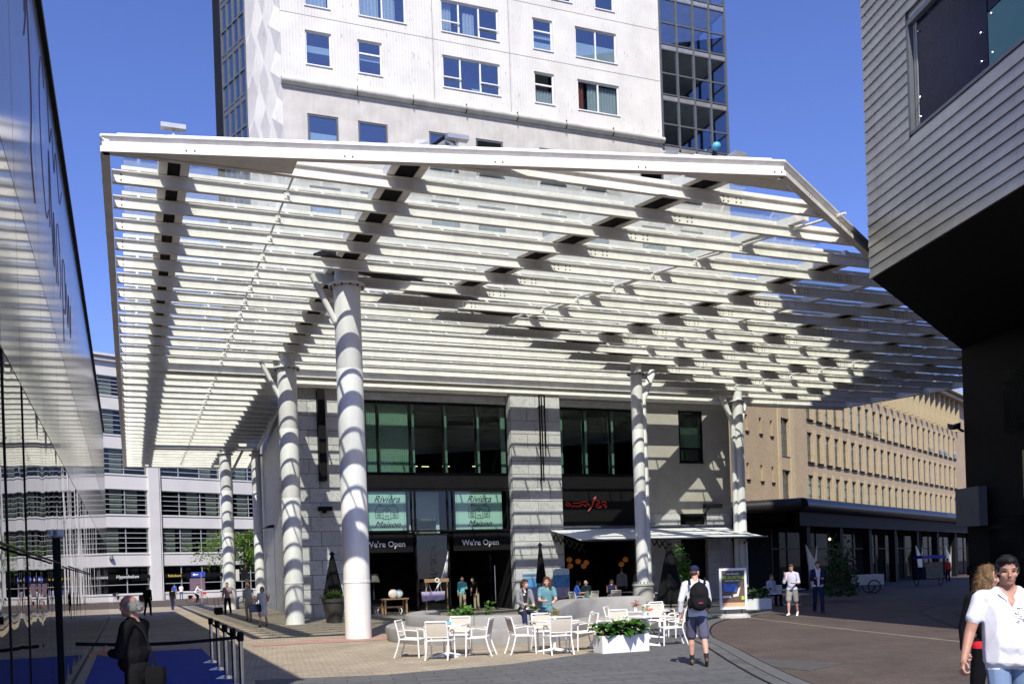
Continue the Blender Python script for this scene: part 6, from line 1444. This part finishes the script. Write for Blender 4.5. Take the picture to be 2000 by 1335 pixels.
for x,w_,lab in ((12.75,.34,'larger lilac canvas bag hanging from the wooden hook board'),(13.28,.24,'smaller striped canvas bag hanging from the wooden hook board')):
    o = thing('canvas_bag', lab, 'bag', (x,41.8,0)); mb = MB(); mb.add([(-w_,-.06,1.0),(w_,-.06,1.0),(w_*.9,-.07,.62),(-w_*.9,-.07,.56),(-w_,.03,1.0),(w_,.03,1.0),(w_*.9,.04,.62),(-w_*.9,.04,.56)], [(0,1,2,3),(7,6,5,4),(0,4,5,1),(1,5,6,2),(2,6,7,3),(3,7,4,0)]); mb.build('bag_body', 'lilac', o); mb = MB(); mb.tube([(-w_*.4,-.02,1.0),(0,-.02,1.42),(w_*.4,-.02,1.0)], .010, 5); mb.build('handle', 'poster_cream', o)
# street furniture in the distance
o = thing('traffic_sign', 'blue direction sign on a grey pole at the road', 'sign', (6.2,90.0,0)); mb = MB(); mb.tube([(0,0,0),(0,0,2.7)],.04,8); mb.build('pole', 'grey_steel', o); mb = MB(); mb.box(-.85,.35,-.03,.0,2.35,2.8); q = mb.build('plate', 'sign_blue', o); mb = MB(); mb.add([(-.75,-.035,2.57),(-.55,-.035,2.7),(-.55,-.035,2.44)],[(0,1,2)]); mb.box(-.55,-.25,-.037,-.033,2.53,2.61); mb.build('arrow', 'letter_white', q)
o = thing('traffic_light', 'traffic light with a white backboard beyond the far column', 'traffic light', (9.6,88.5,0)); mb = MB(); mb.tube([(0,0,0),(0,0,3.0)],.05,8); mb.build('pole', 'grey_steel', o); mb = MB(); mb.box(-.55,-.25,-.1,.1,1.9,2.9); mb.build('backboard', 'concrete_pale', o); mb = MB(); mb.box(-.1,.5,-.15,.15,2.0,2.9); mb.build('signal_head', 'black', o)
o = thing('boulder', 'dark grey stone at the foot of the far column', 'stone', (7.0,64.5,0)); mb = MB(); mb.sphere((0,0,.35),(.55,.5,.5),12,8); mb.build('stone', 'concrete', o, True)
o = thing('street_lamp', 'slim black street lamp with flat head beside the stone flank wall', 'lamp', (8.0,56.0,0)); mb = MB(); mb.tube([(0,0,0),(0,0,5.0)],.07,8); mb.build('pole', 'black', o); mb = MB(); mb.add([(-.75,-.15,4.75),(.55,-.15,4.85),(.55,.15,4.85),(-.75,.15,4.75),(-.3,-.1,4.95),(.3,-.1,4.98),(.3,.1,4.98),(-.3,.1,4.95)],[(3,2,1,0),(4,5,6,7),(0,1,5,4),(1,2,6,5),(2,3,7,6),(3,0,4,7)]); mb.build('lamp_head', 'black', o)
o = thing('wall_lamp', 'small grey lamp on the white office facade near the mirror wall', 'lamp', (-1.5,113.7,5.0)); mb = MB(); mb.lathe([(.22,-.3),(.25,-.2),(.12,.2),(.05,.28)],10); mb.build('lamp_shade', 'dark_frame', o)
# cargo bicycle with white box, and the blue rickshaw, in the shade of the arcade
o = bicycle('cargo bicycle parked before the arcade in the shade', 34.6,40.0, facing(1,.2), 'dark_steel')
o = thing('cargo_trailer', 'white box trailer with one big wheel in the shade before the arcade', 'trailer', (36.6,40.0,0), facing(0,1)); mb = MB(); mb.box(-.85,.75,-.35,.35,.45,1.0); mb.build('box', 'white_paint', o)
for yy in (-.42,.42):
    mb = MB(); mb.tube([(.2+.33*math.cos(a),yy,.36+.33*math.sin(a)) for a in np.linspace(0,2*math.pi,24,endpoint=False)], .03, 6, closed=True); mb.build('wheel', 'rubber', o)
mb = MB(); mb.bar((-.85,0,.5),(-1.9,0,.45),.05,.05); mb.build('tow_bar', 'dark_steel', o)
o = thing('rickshaw', 'blue roofed pedal rickshaw parked in the shade of the arcade', 'rickshaw', (48.4,47.2,0), facing(0,1)); mb = MB(); mb.prism([(-.75,-.6),(.75,-.6),(.75,.8),(-.75,.8)], 1.75, 1.95); mb.build('roof', 'sign_blue', o); mb = MB()
for x in (-.7,.7):
    for y in (-.55,.75): mb.bar((x,y,.5),(x,y,1.75),.05,.05)
mb.build('roof_posts', 'dark_steel', o); mb = MB(); mb.box(-.7,.7,-.5,.7,.4,.55); mb.box(-.7,.7,.55,.7,.55,1.2); mb.build('seat', 'cloth_navy', o); mb = MB(); mb.box(-.55,.55,-.62,-.58,.45,1.5); mb.build('advert_panel', 'poster_dark', o)
for x in (-.8,.8): mb = MB(); mb.tube([(x,.3+.34*math.cos(a),.36+.34*math.sin(a)) for a in np.linspace(0,2*math.pi,24,endpoint=False)], .03, 6, closed=True); mb.build('wheel', 'rubber', o)
